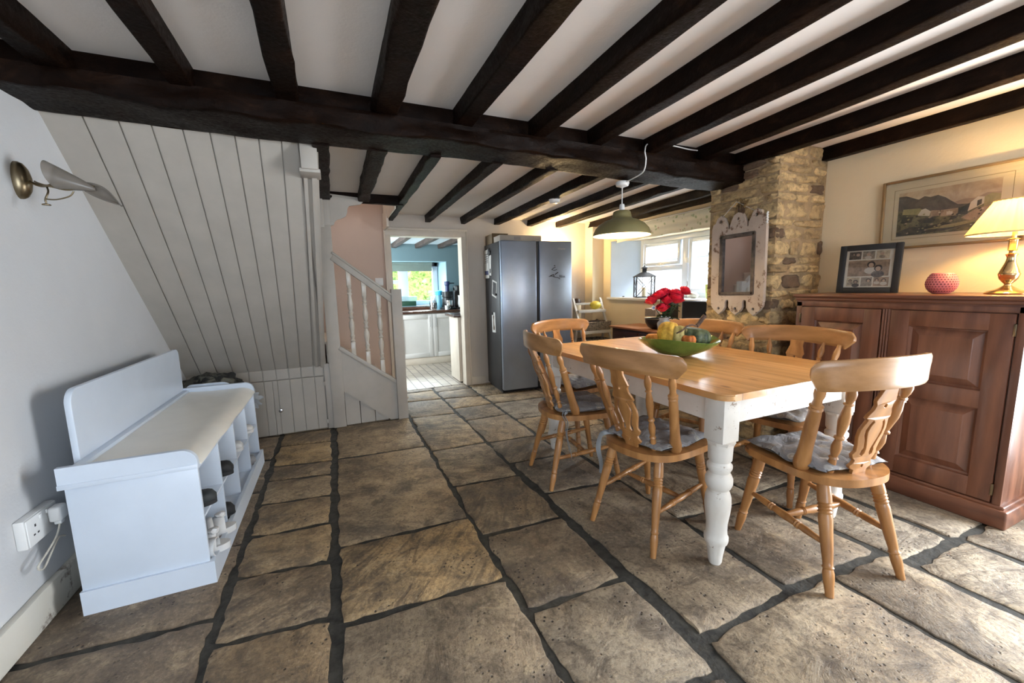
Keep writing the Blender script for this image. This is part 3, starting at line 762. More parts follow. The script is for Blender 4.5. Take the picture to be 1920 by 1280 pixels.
# ---- kitchen shell
bm = BM()
for a0, a1 in ((5.36, 5.42), (6.58, 6.64), (5.97, 6.03)): bx(bm, -.205, -.185, a0, a1, .86, 1.94)
bx(bm, -.205, -.185, 5.36, 6.64, .86, .92); bx(bm, -.205, -.185, 5.36, 6.64, 1.88, 1.94)
struct('added_window_frame', bm, M_upvc)  # out-of-view window frame, added only to back the kitchen fill light
bm = BM(); bx(bm, -.35, -.2, 5.0, 7.4, -.02, 2.2); struct('wall_kitchen_left', bm, M_teal)
bm = BM(); bx(bm, 2.6, 2.75, 5.0, 7.4, -.02, 2.2); struct('wall_kitchen_right', bm, M_teal)
bm = BM()
bx(bm, -.3, .45, 7.05, 7.35, -.02, 2.2); prism(bm, [(1.86, 7.05), (2.7, 7.05), (2.7, 7.35), (1.72, 7.35)], -.02, 2.2)
bx(bm, .45, 1.86, 7.0505, 7.35, -.02, .95); bx(bm, .45, 1.86, 7.0505, 7.35, 1.70, 2.2)
struct('wall_kitchen_back', bm, M_teal)
bm = BM(); prism(bm, [(1.858, 7.052), (1.72, 7.34), (1.716, 7.34), (1.850, 7.052)], .95, 1.70); bx(bm, .45, 1.86, 7.045, 7.34, 1.692, 1.702); struct('wall_kitchen_reveal', bm, M_pale)
bm = BM(); bx(bm, -.3, 2.7, 5.0, 7.4, 1.985, 2.1); struct('ceiling_kitchen', bm, plain('kitchen_ceiling', (.68, .78, .82), .8, var=.02))
for i, x in enumerate((.20, .60, .99, 1.37, 1.76, 2.15)):
    beam('ceiling_beam', (x, 5.04, 1.987), (x, 7.06, 1.987), .08, .07, 70 + i, m=plain('brown_beam', (.07, .045, .035), .6, var=.3, scale=20))
bm = BM(); y = 7.24
for a0, a1 in ((.45, .53), (1.09, 1.19), (1.65, 1.74)): bx(bm, a0, a1, y, y + .06, .95, 1.70, .004)
bx(bm, .45, 1.74, y, y + .06, .95, 1.03, .004); bx(bm, .45, 1.74, y, y + .06, 1.62, 1.70, .004); bx(bm, .5, 1.1, y, y + .06, 1.33, 1.39, .004); bx(bm, 1.06, 1.22, y - .01, y + .05, 1.0, 1.66, .004)
w = struct('window_3', bm, M_upvc, smooth=35)
bm = BM(); bx(bm, .5, 1.7, y + .03, y + .035, 1.0, 1.66); obj('pane', bm, glassm('pane_glass'), w)
# ================================================================ TABLE
def dining_table():
    t = T('dining_table', 'rectangular farmhouse table with knotty pine top and worn white turned legs', 'dining table', (1.92, 1.97, 0))
    def P(n, bm, m, **k):
        bmesh.ops.translate(bm, verts=bm.verts, vec=(-1.92, -1.97, 0)); return obj(n, bm, m, t, **k)
    X0, X1, Y0, Y1 = 1.392, 2.445, 1.085, 2.70
    bm = BM(); vs = prism(bm, rrect(X0, X1, Y0, Y1, .05, 8), .772, .800)
    bmesh.ops.bevel(bm, geom=[e for e in bm.edges if abs(e.verts[0].co.z - e.verts[1].co.z) < 1e-5], offset=.006, segments=2, affect='EDGES')
    P('tabletop', bm, [M_tabletop])
    lx0, lx1, ly0, ly1 = 1.485, 2.335, 1.175, 2.62
    bm = BM()
    h0, h1 = .655, .773
    bx(bm, lx0 + .04, lx1 - .04, ly0 - .036, ly0 - .014, h0, h1); bx(bm, lx0 + .04, lx1 - .04, ly1 + .014, ly1 + .036, h0, h1)
    bx(bm, lx0 - .036, lx0 - .014, ly0 + .04, ly1 - .04, h0, h1); bx(bm, lx1 + .014, lx1 + .036, ly0 + .04, ly1 - .04, h0, h1)
    P('apron', bm, M_chippy)
    prof = [(0, .024), (.012, .028), (.06, .032), (.125, .041), (.130, .047), (.145, .050), (.165, .050), (.175, .045), (.20, .043), (.24, .043), (.30, .050), (.35, .054), (.40, .052), (.425, .046), (.432, .041), (.442, .041), (.452, .048), (.475, .0555), (.505, .0555), (.53, .047), (.538, .040), (.552, .046), (.566, .051), (.582, .051), (.592, .044), (.602, .042), (.612, .048), (.68, .050), (.70, .052)]
    prof = [(a * .80, b) for a, b in prof]
    for x in (lx0, lx1):
        for y in (ly0, ly1):
            bm = BM(); lathe(bm, [(r, z) for z, r in prof], 28, Matrix.Translation((x, y, 0)))
            bx(bm, x - .048, x + .048, y - .048, y + .048, .575, .773, .003)
            # chamfered lower corners of the block
            lathe(bm, [(.048, .548), (.061, .575), (.045, .580)], 8, Matrix.Translation((x, y, 0)) @ Matrix.Rotation(PI / 8, 4, 'Z'))
            P('leg', bm, M_chippy)
dining_table()
# ================================================================ CHAIRS
LEG0 = [(0, .017), (.05, .021), (.13, .0225), (.19, .0225), (.20, .019), (.215, .0235), (.23, .019), (.245, .0235), (.26, .019), (.275, .0235), (.29, .020), (.33, .0225), (.45, .0205), (.60, .0185), (.70, .0160), (.735, .0155), (.75, .019), (.765, .0155), (.80, .018), (.85, .0175), (.93, .0145), (1, .013)]
STR0 = [(0, .008), (.12, .011), (.24, .0135), (.30, .0125), (.315, .016), (.33, .0125), (.345, .016), (.36, .0125), (.5, .016), (.64, .0125), (.655, .016), (.67, .0125), (.685, .016), (.70, .0125), (.76, .0135), (.88, .011), (1, .008)]
POST0 = [(0, .020), (.04, .027), (.10, .0285), (.16, .0245), (.28, .0225), (.50, .0215), (.64, .0205), (.69, .019), (.70, .0225), (.72, .019), (.735, .0225), (.75, .016), (.80, .013), (.85, .0175), (.90, .017), (.95, .012), (1, .011)]
SPIN0 = [(0, .012), (.05, .0135), (.13, .013), (.165, .010), (.18, .0155), (.20, .0105), (.24, .014), (.30, .0165), (.34, .014), (.385, .010), (.40, .016), (.415, .0155), (.43, .010), (.50, .0135), (.58, .0175), (.66, .0165), (.72, .0125), (.755, .010), (.765, .016), (.78, .010), (.83, .0155), (.88, .0165), (.94, .010), (1, .007)]
ZS = .462
def make_chair(kr=1.0, CW=.305, CHT=.098, lbl='', dy=0.0):
    c = T('dining_chair', lbl, 'dining chair')
    LEG, STR, POST, SPIN = [[(a, b * kr) for a, b in P] for P in (LEG0, STR0, POST0, SPIN0)]
    # seat
    pts = []
    H = [(0, -.225), (.06, -.221), (.115, -.205), (.16, -.172), (.195, -.12), (.212, -.05), (.220, .04), (.222, .12), (.218, .175), (.195, .208), (.15, .216), (.07, .219)]
    pts = [(-x, y) for x, y in H[1:]][::-1]; pts = H + [(0, .220)] + pts
    sp = [(p.x, p.y) for p in smooth_pts([(x, y, 0) for x, y in pts + [pts[0]]], 3)[:-1]]
    bm = BM(); prism(bm, sp, ZS - .032, ZS)
    bmesh.ops.bevel(bm, geom=[e for e in bm.edges if abs(e.verts[0].co.z - e.verts[1].co.z) < 1e-5], offset=.008, segments=3, affect='EDGES')
    obj('seat', bm, M_chair, c)
    for s in (-1, 1):
        bm = BM(); turned(bm, (s * .155, .150, ZS - .03), (s * .190, .232, 0), LEG, 16); obj('leg', bm, M_chair, c)
        bm = BM(); turned(bm, (s * .135, -.135, ZS - .03), (s * .190, -.240, 0), LEG, 16); obj('leg', bm, M_chair, c)
        bm = BM(); a = .48; f = Vector((s * (.155 + .035 * a), .150 + .082 * a, (ZS - .03) * (1 - a))); a = .56; b = Vector((s * (.135 + .055 * a), -.135 - .105 * a, (ZS - .03) * (1 - a)))
        turned(bm, f, b, STR, 12); obj('stretcher', bm, M_chair, c)
        bm = BM(); turned(bm, (s * .172, -.062, ZS - .004), (s * .238, -.212 + dy, .868), POST, 14); obj('post', bm, M_chair, c)
        bm = BM(); turned(bm, (s * .100, -.128, ZS - .004), (s * .148, -.262 + dy, .870), SPIN, 12); obj('spindle', bm, M_chair, c)
    bm = BM(); turned(bm, (-.171, .005, .205), (.171, .005, .205), STR, 12); obj('stretcher', bm, M_chair, c)
    # splat, pierced fiddle shape; u across, v up 0..1
    half = [(.036, 0), (.036, .05), (.052, .07), (.058, .10), (.047, .13), (.044, .16), (.056, .19), (.062, .23), (.052, .27), (.056, .34), (.064, .42), (.064, .50), (.054, .57), (.050, .60), (.060, .625), (.055, .66), (.043, .71), (.040, .76), (.048, .80), (.040, .86), (.033, .92), (.035, 1.0)]
    Ls = .425
    outer = [(x, y * Ls) for x, y in half] + [(-x, y * Ls) for x, y in half[::-1]]
    holes = [circ(0, .095 * Ls, .008, 10, .7), circ(0, .75 * Ls, .008, 10, .8)]
    for s in (-1, 1):
        sl = [(.012, .24), (.020, .21), (.032, .23), (.030, .27), (.024, .30), (.032, .38), (.042, .44), (.044, .50), (.036, .56), (.026, .60), (.020, .58), (.028, .54), (.033, .48), (.028, .42), (.018, .34), (.012, .29)]
        q = [(s * x, y * Ls) for x, y in sl]
        holes.append(q if s > 0 else q[::-1])
    bm = BM(); plate(bm, outer, holes, .014, .002)
    for v in bm.verts:
        u, h, d = v.co; k = max(0, h / Ls)
        v.co = Vector((u * (1 + .05 * k), -.165 - (.128 - dy) * k ** 1.1 - d + u * u * 2.0, ZS - .004 + h * .965))
    obj('splat', bm, M_chair, c)
    # crest rail: bowed board, drop ends
    def crest(u, v):   # u -1..1, v 0..1 (bottom..top)
        x = CW * u; y = -.298 + dy + .090 * u * u
        ar = .016 * (1 - u * u); zt = .945 + ar; zb = .945 - CHT + ar * .8
        a = abs(u)
        if a > .88:
            q = (a - .88) / .12; zt -= .026 * q ** 3
        sx = x
        if a > .80: sx = math.copysign(CW * (.80 + (a - .80) * (.30 + .70 * min(1, v * 1.5))), u)
        return sx, y, zb + (zt - zb) * v
    bm = BM(); nx, nv = 40, 10
    F = []; B = []
    for i in range(nx + 1):
        u = -1 + 2 * i / nx; e = 1 - .35 * max(0, (abs(u) - .9) / .1)
        f = []; b = []
        for j in range(nv + 1):
            v = j / nv; x, y, z = crest(u, v); t = .0125 * (1 - .40 * abs(2 * v - 1) ** 12) * e
            nrm = Vector((2 * .105 * u / .305 * -1, 1, 0)).normalized(); lean = -.004 * v
            f.append(bm.verts.new((x + nrm.x * t, y + nrm.y * t + lean, z))); b.append(bm.verts.new((x - nrm.x * t, y - nrm.y * t + lean, z)))
        F.append(f); B.append(b)
    for i in range(nx):
        for j in range(nv):
            bm.faces.new((F[i][j], F[i+1][j], F[i+1][j+1], F[i][j+1])); bm.faces.new((B[i][j], B[i][j+1], B[i+1][j+1], B[i+1][j]))
        for j in (0, nv): bm.faces.new((F[i][j], B[i][j], B[i+1][j], F[i+1][j]))
    for i in (0, nx):
        for j in range(nv): bm.faces.new((F[i][j], F[i][j+1], B[i][j+1], B[i][j]))
    obj('crest_rail', bm, M_crest, c, smooth=50)
    return c
CH = [ # x, y, rz(deg facing +Y = 0), label
 (1.945, 1.04, -10, 'sturdy pine dining chair at the table\'s near end, deep crest rail towards the viewer'),
 (1.455, 1.546, -79, 'pine dining chair on the stair side of the table beside the white front leg'),
 (1.40, 2.215, -97, 'pine dining chair on the stair side of the table, the one nearer the fridge'),
 (1.775, 2.74, 188, 'pine dining chair at the far end of the table in front of the fridge'),
 (2.40, 2.20, 113, 'pine dining chair behind the fruit bowl, in front of the stone pillar'),
 (2.41, 1.55, 103, 'pine dining chair tucked between the table and the reddish pine cabinet')]
first = make_chair(1.14, .300, .118, dy=.032); proto = make_chair()
for i, (x, y, a, lb) in enumerate(CH):
    if i < 2: c = (first, proto)[i]; c.location = (x, y, 0); c.rotation_euler = (0, 0, math.radians(a)); c['label'] = lb; c['group'] = 'dining chairs around the table'
    else: c = dup(proto, (x, y, 0), math.radians(a), lb, 'dining chairs around the table')
# ---- cushions
def cushion_mat():
    t = NT('circle_print_cotton'); v = t.mapping()
    d = t.voro(v, 17, rnd=.7); g = t.noise(v, 5, 4)
    c = t.ramp(g, [(.3, (.20, .20, .225)), (.7, (.30, .295, .295))])
    c = t.mix(t.ramp(d, [(.30, .6), (.36, 0.)]), c, (.46, .45, .44)); c = t.mix(t.ramp(d, [(.20, .9), (.25, 0.)]), c, (.33, .31, .28)); c = t.mix(t.ramp(d, [(.10, .9), (.14, 0.)]), c, (.45, .42, .38))
    t.set(Base_Color=c, Roughness=.9); t.bump(t.noise(v, 16, 6, .6, 1.5), .9, .02); return t.m
M_cush = cushion_mat()
M_tie = plain('grey_tape', (.36, .38, .40), .9)
def make_cushion(seed, sides=()):
    c = T('seat_cushion', '', 'cushion')
    bm = BM(); n = 28; o = Vector((seed, 0, 0))
    def surf(side):
        def fn(a, b):
            x = (a - .5) * 2; y = (b - .5) * 2
            r = max(abs(x), abs(y)); e = max(0, 1 - abs(x) ** 3.2) ** .5 * max(0, 1 - abs(y) ** 3.2) ** .5
            w = .185 + .012 * noise.noise(Vector((y * 2, seed, 0)))
            px = x * (.20 if y > 0 else .20 - .035 * y * y); py = y * .185
            tuft = sum(math.exp(-((x - tx) ** 2 + (y - ty) ** 2) / .022) for tx, ty in ((-.42, -.42), (.42, -.42), (-.42, .42), (.42, .42), (0, 0)))
            z = .021 + side * (.030 * e if side > 0 else .021 * e) * (1 - .60 * min(1, tuft)) + .016 * noise.noise(Vector((x * 2.2, y * 2.2, seed))) * (1 if side > 0 else .2) + .013 * noise.noise(Vector((x * 6, y * 4, seed))) * e * (1 if side > 0 else 0)
            if side < 0: z = max(z, .0015)
            edge = .006 * noise.noise(Vector((x * 5, y * 5, seed + 4)))
            return (px * (1 + edge * 3), py + .02 + edge, z)
        return fn
    grid(bm, n, n, surf(1)); grid(bm, n, n, surf(-1)); bmesh.ops.remove_doubles(bm, verts=bm.verts, dist=.0008)
    obj('cover', bm, M_cush, c, smooth=60)
    for s in sides:
        bm = BM()
        for k in (0, 1):
            x = s * (.155 + .012 * k); y = -.155 + .01 * k
            pts = smooth_pts([(x - s * .01, y + .03, .012), (x + s * .025, y - .005, .006), (x + s * .062, y + .0, -.03), (x + s * .070, y - .01 * k, -.10), (x + s * .066, y + .012, -.16 - .03 * k), (x + s * .072, y + .02, -.21 - .04 * k)], 4)
            tube(bm, pts, .010, 6, flat=.18)
        obj('tie', bm, M_tie, c)
    return c
cb = [make_cushion(1.0), make_cushion(5.3, (-1,)), make_cushion(8.1, (1,))]
CL = ['grey patterned seat cushion on the chair at the near end of the table', 'grey patterned seat cushion with ties on the chair beside the white front table leg',
 'grey patterned seat cushion with hanging ties on the stair-side chair nearer the fridge', 'pale seat cushion on the chair at the far end of the table by the fridge',
 'grey patterned seat cushion on the chair in front of the stone pillar, under the table', 'grey patterned seat cushion on the chair beside the reddish pine cabinet']
for i, (x, y, a, lb) in enumerate(CH):
    ar = math.radians(a)
    loc = (x, y, ZS + .002)
    if i < 3: c = cb[i]; c.location = loc; c.rotation_euler = (0, 0, ar); c['label'] = CL[i]; c['group'] = 'seat cushions on the dining chairs'
    else: c = dup(cb[0], loc, ar, CL[i], 'seat cushions on the dining chairs')
# ================================================================ PINE CABINET
def cabinet():
    t = T('sideboard_cabinet', 'large reddish knotty pine cabinet with panelled doors against the right wall', 'cabinet', (3.2, .9, 0))
    def P(n, bm, m=M_cab, par=None, **k):
        bmesh.ops.translate(bm, verts=bm.verts, vec=(-3.2, -.9, 0)); return obj(n, bm, m, par or t, **k)
    X0, X1, Y0, Y1 = 2.945, 3.455, .30 - .10, 1.79
    Y0 = .755
    bm = BM(); bx(bm, X0 + .02, X1, Y0, Y1, .10, 1.10, .003); P('body', bm)
    bm = BM(); bx(bm, X0 - .01, X1 + .0, Y0 - .04, Y1 + .025, 1.128, 1.152, .008, seg=3); bx(bm, X0 + .002, X1, Y0 - .022, Y1 + .012, 1.108, 1.13, .006, seg=3); bx(bm, X0 + .01, X1, Y0 - .01, Y1 + .005, 1.095, 1.11, .002); P('top', bm, M_cabh)
    bm = BM(); bx(bm, X0 - .012, X1, Y0 - .03, Y1 + .02, 0, .098, .010, seg=3); bx(bm, X0, X1, Y0 - .015, Y1 + .01, .095, .115, .007, seg=3); P('plinth', bm, M_cabh)
    # face frame
    bm = BM()
    bx(bm, X0 + .004, X0 + .02, Y0, Y0 + .030, .115, 1.10, .002); bx(bm, X0 + .004, X0 + .02, Y1 - .035, Y1, .115, 1.10, .002)
    bx(bm, X0 + .004, X0 + .02, Y0, Y1, 1.07, 1.10, .001)
    P('face_frame', bm)
    def door(y0, y1, hinge_low):
        z0, z1 = .122, 1.066; x0, x1 = X0 - .004, X0 + .018; w = .085
        bm = BM()
        bx(bm, x0, x1, y0, y0 + w, z0, z1, .003); bx(bm, x0, x1, y1 - w, y1, z0, z1, .003)
        for a, b in ((z0, z0 + .10), (.585, .675), (z1 - .085, z1)): bx(bm, x0, x1, y0 + w - .002, y1 - w + .002, a, b, .002)
        d = P('door', bm)
        for a, b in ((z0 + .10, .585), (.675, z1 - .085)):
            ya, yb = y0 + w, y1 - w
            bm = BM()
            # raised and fielded panel
            def ring(i, x): return [(x, ya + i, a + i), (x, yb - i, a + i), (x, yb - i, b - i), (x, ya + i, b - i)]
            rs = [ring(-.002, x1), ring(0, x1 - .012), ring(.004, x1 - .006), ring(.012, x1 - .003), ring(.045, x0 + .004), ring(.048, x0 + .002)]
            V = [[bm.verts.new(p) for p in r] for r in rs]
            for q, r in zip(V, V[1:]):
                for k in range(4): bm.faces.new((q[k], q[(k+1) % 4], r[(k+1) % 4], r[k]))
            bm.faces.new(V[-1]); bm.faces.new(V[0][::-1])
            P('panel', bm, M_cab, d, smooth=False)
        return d
    d1 = door(.79, 1.262, 0); d2 = door(1.318 - .01, 1.752, 0)
    bm = BM()
    for y in (1.270, 1.283, 1.296): turned(bm, (X0 - .002, y, .115), (X0 - .002, y, 1.07), [(0, .006), (1, .006)], 8)
    bx(bm, X0 + .0, X0 + .02, 1.263, 1.303, .115, 1.07); P('reeded_stile', bm)
    bm = BM(); lathe(bm, [(.006, 0), (.006, .012), (.014, .018), (.016, .026), (.010, .033), (0, .034)], 16, frame_mat((X0 - .004, 1.345, .645), (X0 - .1, 1.345, .645))); P('knob', bm, M_chrome, d2, label='round chrome knob')
    for (y, d) in ((.787, d1), (1.757, d2)):
        for z in (.99, .19):
            bm = BM(); bx(bm, X0 - .008, X0 + .004, y - .004, y + .006, z - .03, z + .03, .002); P('hinge', bm, M_brass, d, label='small brass hinge')
cabinet()
# ================================================================ FRIDGE
def fridge():
    t = T('fridge_freezer', 'tall dark steel two-door american style fridge freezer beside the kitchen doorway', 'fridge', (2.2, 4.5, 0), math.radians(-3.5))
    # local: x -.455..+.455, front at y=-.30
    W = .445
    bm = BM(); bx(bm, -W, W, -.21, .33, .03, 1.75, .006); bx(bm, -W + .02, W - .02, -.19, .3, 0, .04); obj('body', bm, M_steelside, t)
    for x0, x1, n in ((-W, -.012, 0), (.024, W, 1)):
        bm = BM(); bx(bm, x0, x1, -.285, -.22, .045, 1.755, .012, seg=3); d = obj('door', bm, M_steel, t)
        if n == 0:
            bm = BM(); bx(bm, x0 + .002, x0 + .02, -.24, -.222, .05, 1.75); obj('seal', bm, M_dark, d)
    bm = BM(); bx(bm, -.016, .030, -.262, -.225, .05, 1.75); obj('handle_recess', bm, M_dark, t)
    bm = BM()
    def text(body, size, M, m, name, par, ext=.0006):
        cu = bpy.data.curves.new('t', 'FONT'); cu.body = body; cu.size = size; cu.extrude = ext; cu.align_x = 'CENTER'
        o = bpy.data.objects.new('t', cu); dg = bpy.context.evaluated_depsgraph_get(); me = o.to_mesh(); b2 = BM(); b2.from_mesh(me); o.to_mesh_clear(); bpy.data.objects.remove(o)
        bmesh.ops.transform(b2, matrix=M, verts=b2.verts); return obj(name, b2, m, par, smooth=False)
    globals()['text'] = text
    Mx = Matrix.Translation((.31, -.2862, 1.66)) @ Matrix.Rotation(PI / 2, 4, 'X')
    bm.free()
    text('Hisense', .030, Mx, plain('badge_silver', (.6, .6, .6), .3, .8), 'badge', d)
    text('Bliss', .045, Matrix.Translation((.315, -.2862, 1.335)) @ Matrix.Rotation(PI / 2, 4, 'X'), M_dark, 'sticker_lettering', d)
    bm = BM(); y = -.2864
    def strip(pts, w):
        for (a, b), (c, e) in zip(pts, pts[1:]):
            L = math.hypot(c - a, e - b); an = math.atan2(e - b, c - a)
            bx(bm, -.004, L + .004, y - .0004, y, -w / 2, w / 2, M=Matrix.Translation((a, 0, b)) @ Matrix.Rotation(-an, 4, 'Y'))
    strip([(.145, 1.350), (.175, 1.355), (.225, 1.340), (.262, 1.335), (.285, 1.320)], .007); strip([(.16, 1.356), (.185, 1.366), (.207, 1.37), (.207, 1.35)], .010)
    strip([(.225, 1.375), (.245, 1.388), (.26, 1.395)], .011); strip([(.182, 1.43), (.200, 1.445), (.225, 1.455)], .007); strip([(.182, 1.428), (.20, 1.423)], .005); strip([(.212, 1.473), (.222, 1.473)], .009)
    strip([(.208, 1.42), (.235, 1.425), (.245, 1.43)], .006)
    obj('branch_sticker', bm, M_dark, d, smooth=False)
    return t
FR = fridge()
def on_fridge(name, label, cat, verts_fn, **k): pass
FM = Matrix.Translation((2.2, 4.5, 0)) @ Matrix.Rotation(math.radians(-3.5), 4, 'Z')
def fr_loc(x, y, z): v = FM @ Vector((x, y, z)); return (v.x, v.y, v.z)
RZ = math.radians(-3.5)
# things on top and on the side
t = T('cardboard_box', 'flat pale cardboard box lying on top of the steel fridge', 'box', fr_loc(-.15, -.10, 1.757), RZ)
bm = BM(); bx(bm, -.27, .24, -.10, .15, 0, .065, .003); obj('carton', bm, plain('pale_card', (.38, .33, .28), .7), t)
bm = BM(); bx(bm, -.10, -.02, -.1006, -.1, .015, .05); obj('printed_panel', bm, plain('print_grey', (.26, .23, .21), .7), t)
t = T('cardboard_carton', 'brown open cardboard carton at the back of the fridge top', 'box', fr_loc(-.34, .16, 1.752), RZ)
bm = BM(); bx(bm, -.10, .10, -.13, .13, 0, .11, .003); obj('carton', bm, plain('brown_card', (.13, .085, .04), .8), t)
bm = BM(); bx(bm, -.10, .10, -.131, -.128, .09, .115); obj('flap', bm, plain('brown_card', (.13, .085, .04), .8), t)
def side_item(name, label, cat, y, z, w, h, m, tilt=0, d=.004):
    t = T(name, label, cat, fr_loc(-.4452, y, z), RZ)
    bm = BM(); bx(bm, -d, 0, -w / 2, w / 2, -h / 2, h / 2, .0008 if d > .002 else 0, M=Matrix.Rotation(tilt, 4, 'X')); obj('sheet', bm, m, t); return t
M_paper = plain('white_paper', (.62, .61, .58), .7, var=.03)
t = side_item('wall_calendar', 'white paper calendar hanging from the rear of the fridge side', 'calendar', .235, 1.52, .19, .34, M_paper, 0, .012)
bm = BM()
for r in range(4):
    for c in range(3): bx(bm, -.0135, -.0122, -.075 + c * .045, -.045 + c * .045, .11 - r * .026, .122 - r * .026)
bx(bm, -.0135, -.0122, -.08, .07, .015, .022)
obj('print_rows', bm, plain('print_dark', (.12, .12, .13), .7), t); bm = BM(); bx(bm, -.0135, -.0122, -.08, .07, -.13, -.08); obj('blue_band', bm, plain('print_navy', (.05, .06, .14), .6), t)
t = side_item('paper_leaflet', 'narrow white leaflet overlapping the calendar on the fridge side', 'leaflet', .10, 1.50, .07, .24, M_paper, .05, .006)
bm = BM(); bx(bm, -.0072, -.0062, -.02, .02, -.09, -.04); obj('dark_print', bm, M_dark, t)
t = T('magnetic_clip', 'black round magnetic clip above the leaflet on the fridge side', 'clip', fr_loc(-.447, .115, 1.66), RZ)
bm = BM(); 
for k in range(1): tube(bm, [(-.012, .028 * math.cos(a * PI / 8), .04 * math.sin(a * PI / 8)) for a in range(17)], .007, 8, cap=False)
obj('ring', bm, M_dark, t); bm = BM(); bx(bm, -.012, 0, -.03, .03, -.012, .012, .003); obj('magnet', bm, M_dark, t)
t = side_item('photo_print', 'tilted white-bordered dark photo on the fridge side, upper of the two', 'photo', -.03, 1.22, .17, .19, M_paper, .20, .002)
bm = BM(); bx(bm, -.0028, -.002, -.066, .066, -.075, .078, M=Matrix.Rotation(.20, 4, 'X')); obj('picture', bm, plain('photo_dark', (.05, .05, .055), .4, var=.5, scale=25), t)
t = T('fridge_magnet', 'small black magnet at the corner of the tilted dark photo', 'magnet', fr_loc(-.449, -.10, 1.155), RZ); bm = BM(); lathe(bm, [(.014, 0), (.014, .008), (.011, .011)], 14, frame_mat((0, 0, 0), (-1, 0, 0))); obj('disc', bm, M_dark, t)
t = side_item('photo_strip', 'upright cream card with a brown figure stuck low on the fridge side', 'card', .03, .82, .13, .24, M_paper, -.05, .002)
bm = BM(); prism(bm, [(-.03, -.09), (.02, -.095), (.035, -.07), (.02, -.04), (.015, .03), (.03, .07), (.0, .09), (-.03, .075), (-.015, .03), (-.02, -.03), (-.038, -.06)], -.0028, -.002, M=Matrix.Rotation(-.05, 4, 'X') @ MXY); obj('figure', bm, plain('card_brown', (.10, .06, .035), .6), t)
t = T('fridge_magnet', 'small black magnet at the top of the cream card on the fridge side', 'magnet', fr_loc(-.449, .055, .925), RZ); bm = BM(); lathe(bm, [(.018, 0), (.018, .008), (.014, .011)], 14, frame_mat((0, 0, 0), (-1, 0, 0))); obj('disc', bm, M_dark, t)
# ================================================================ SHOE BENCH
def bench():
    t = T('shoe_bench', 'white wooden hall bench with open shoe pigeonholes and a cream padded seat', 'bench', (-.78, 2.68, 0))
    def P(n, bm, m=M_benchw, **k):
        bmesh.ops.translate(bm, verts=bm.verts, vec=(.78, -2.68, 0)); return obj(n, bm, m, t, **k)
    X0, X1, Y0, Y1 = -.985, -.572, 2.012, 3.35
    bm = BM()
    # plinth as a ring with floor board
    bx(bm, X0 - .004, X1 + .0015, Y0 - .012, Y0 + .006, 0, .100); bx(bm, X1 + .001, X1 + .020, Y0 - .0125, Y1 + .01, 0, .1005); bx(bm, X0, X1 + .0, Y1 - .008, Y1 + .012, 0, .1, .002); bx(bm, X0 - .002, X0 + .012, Y0, Y1, 0, .1)
    P('plinth', bm)
    bm = BM(); bx(bm, X0, X1, Y0, Y0 + .016, .095, .535, .001); P('side_panel', bm)
    bm = BM(); bx(bm, X0, X1, Y1 - .016, Y1, .095, .535, .001); P('side_panel', bm)
    bm = BM(); bx(bm, X0, X1 + .004, Y0 - .004, Y1 + .002, .072, .088); P('bottom_shelf', bm)
    bm = BM(); bx(bm, X0, X1 - .002, Y0 + .01, Y1 - .01, .292, .304, .001); P('middle_shelf', bm)
    bm = BM(); bx(bm, X0, X1, Y0 + .01, Y1 - .01, .515, .535, .001); P('top_board', bm)
    bm = BM(); bx(bm, X0 - .002, X0 + .010, Y0 + .01, Y1 - .01, .05, .53); P('rear_panel', bm)
    for k in (1, 2, 3):
        y = Y0 + (Y1 - Y0) * k / 4; bm = BM(); bx(bm, X0 + .01, X1 - .001, y - .006, y + .006, .064, .516, .001); P('divider', bm)
    # end rails (upstands) with a rounded front corner, lower lip line
    for y0, y1 in ((Y0 - .012, Y0 + .008), (Y1 - .008, Y1 + .012)):
        bm = BM(); prism(bm, rrect(X0 - .012, X1 + .006, .528, .612, 0, 6, rs=(.055, 0.0, 0, .0)), y0, y1, M=MXZ)
        bx(bm, X0 - .014, X1 + .005, y0 - .003, y1 + .003, .526, .545, .002)
        P('end_rail', bm, smooth=40)
    bm = BM(); plate(bm, rrect(Y0 + .10, Y1 - .0, .53, .885, .05, 8, rs=(.045, .06, 0, 0)), [], .022, .003, M=Matrix.Translation((X0 + .003, 0, 0)) @ MXY); P('backrest', bm, smooth=40)
    bm = BM(); bx(bm, X0 + .012, X0 + .045, Y0 + .008, Y1 - .008, .535, .60, .002); P('back_rail', bm)
    # padded seat
    bm = BM()
    def top(a, b):
        y = Y0 + .012 + (Y1 - Y0 - .024) * b; x = X0 + .046 + (X1 - X0 - .046 + .012) * a
        e = min(1, (1 - a) * 12) ; z = .585 - .045 * max(0, (a - .72) / .28) ** 3 - .008 * math.sin(a * 3) + .0015 * noise.noise(Vector((x * 9, y * 4, 0)))
        return (x + .008 * noise.noise(Vector((y * 5, 2, 0))) * a, y, z)
    V = grid(bm, 18, 50, top)
    def bot(a, b): p = top(a, b); return (p[0], p[1], .5365)
    W_ = grid(bm, 18, 50, bot)
    for j in range(50):
        bm.faces.new((V[j][-1], V[j+1][-1], W_[j+1][-1], W_[j][-1])); bm.faces.new((V[j][0], V[j+1][0], W_[j+1][0], W_[j][0]))
    for i in range(18):
        bm.faces.new((V[0][i], V[0][i+1], W_[0][i+1], W_[0][i])); bm.faces.new((V[-1][i], V[-1][i+1], W_[-1][i+1], W_[-1][i]))
    P('seat_pad', bm, plain('cream_vinyl', (.82, .79, .72), .32, var=.03), smooth=50, label='cream padded seat')
bench()
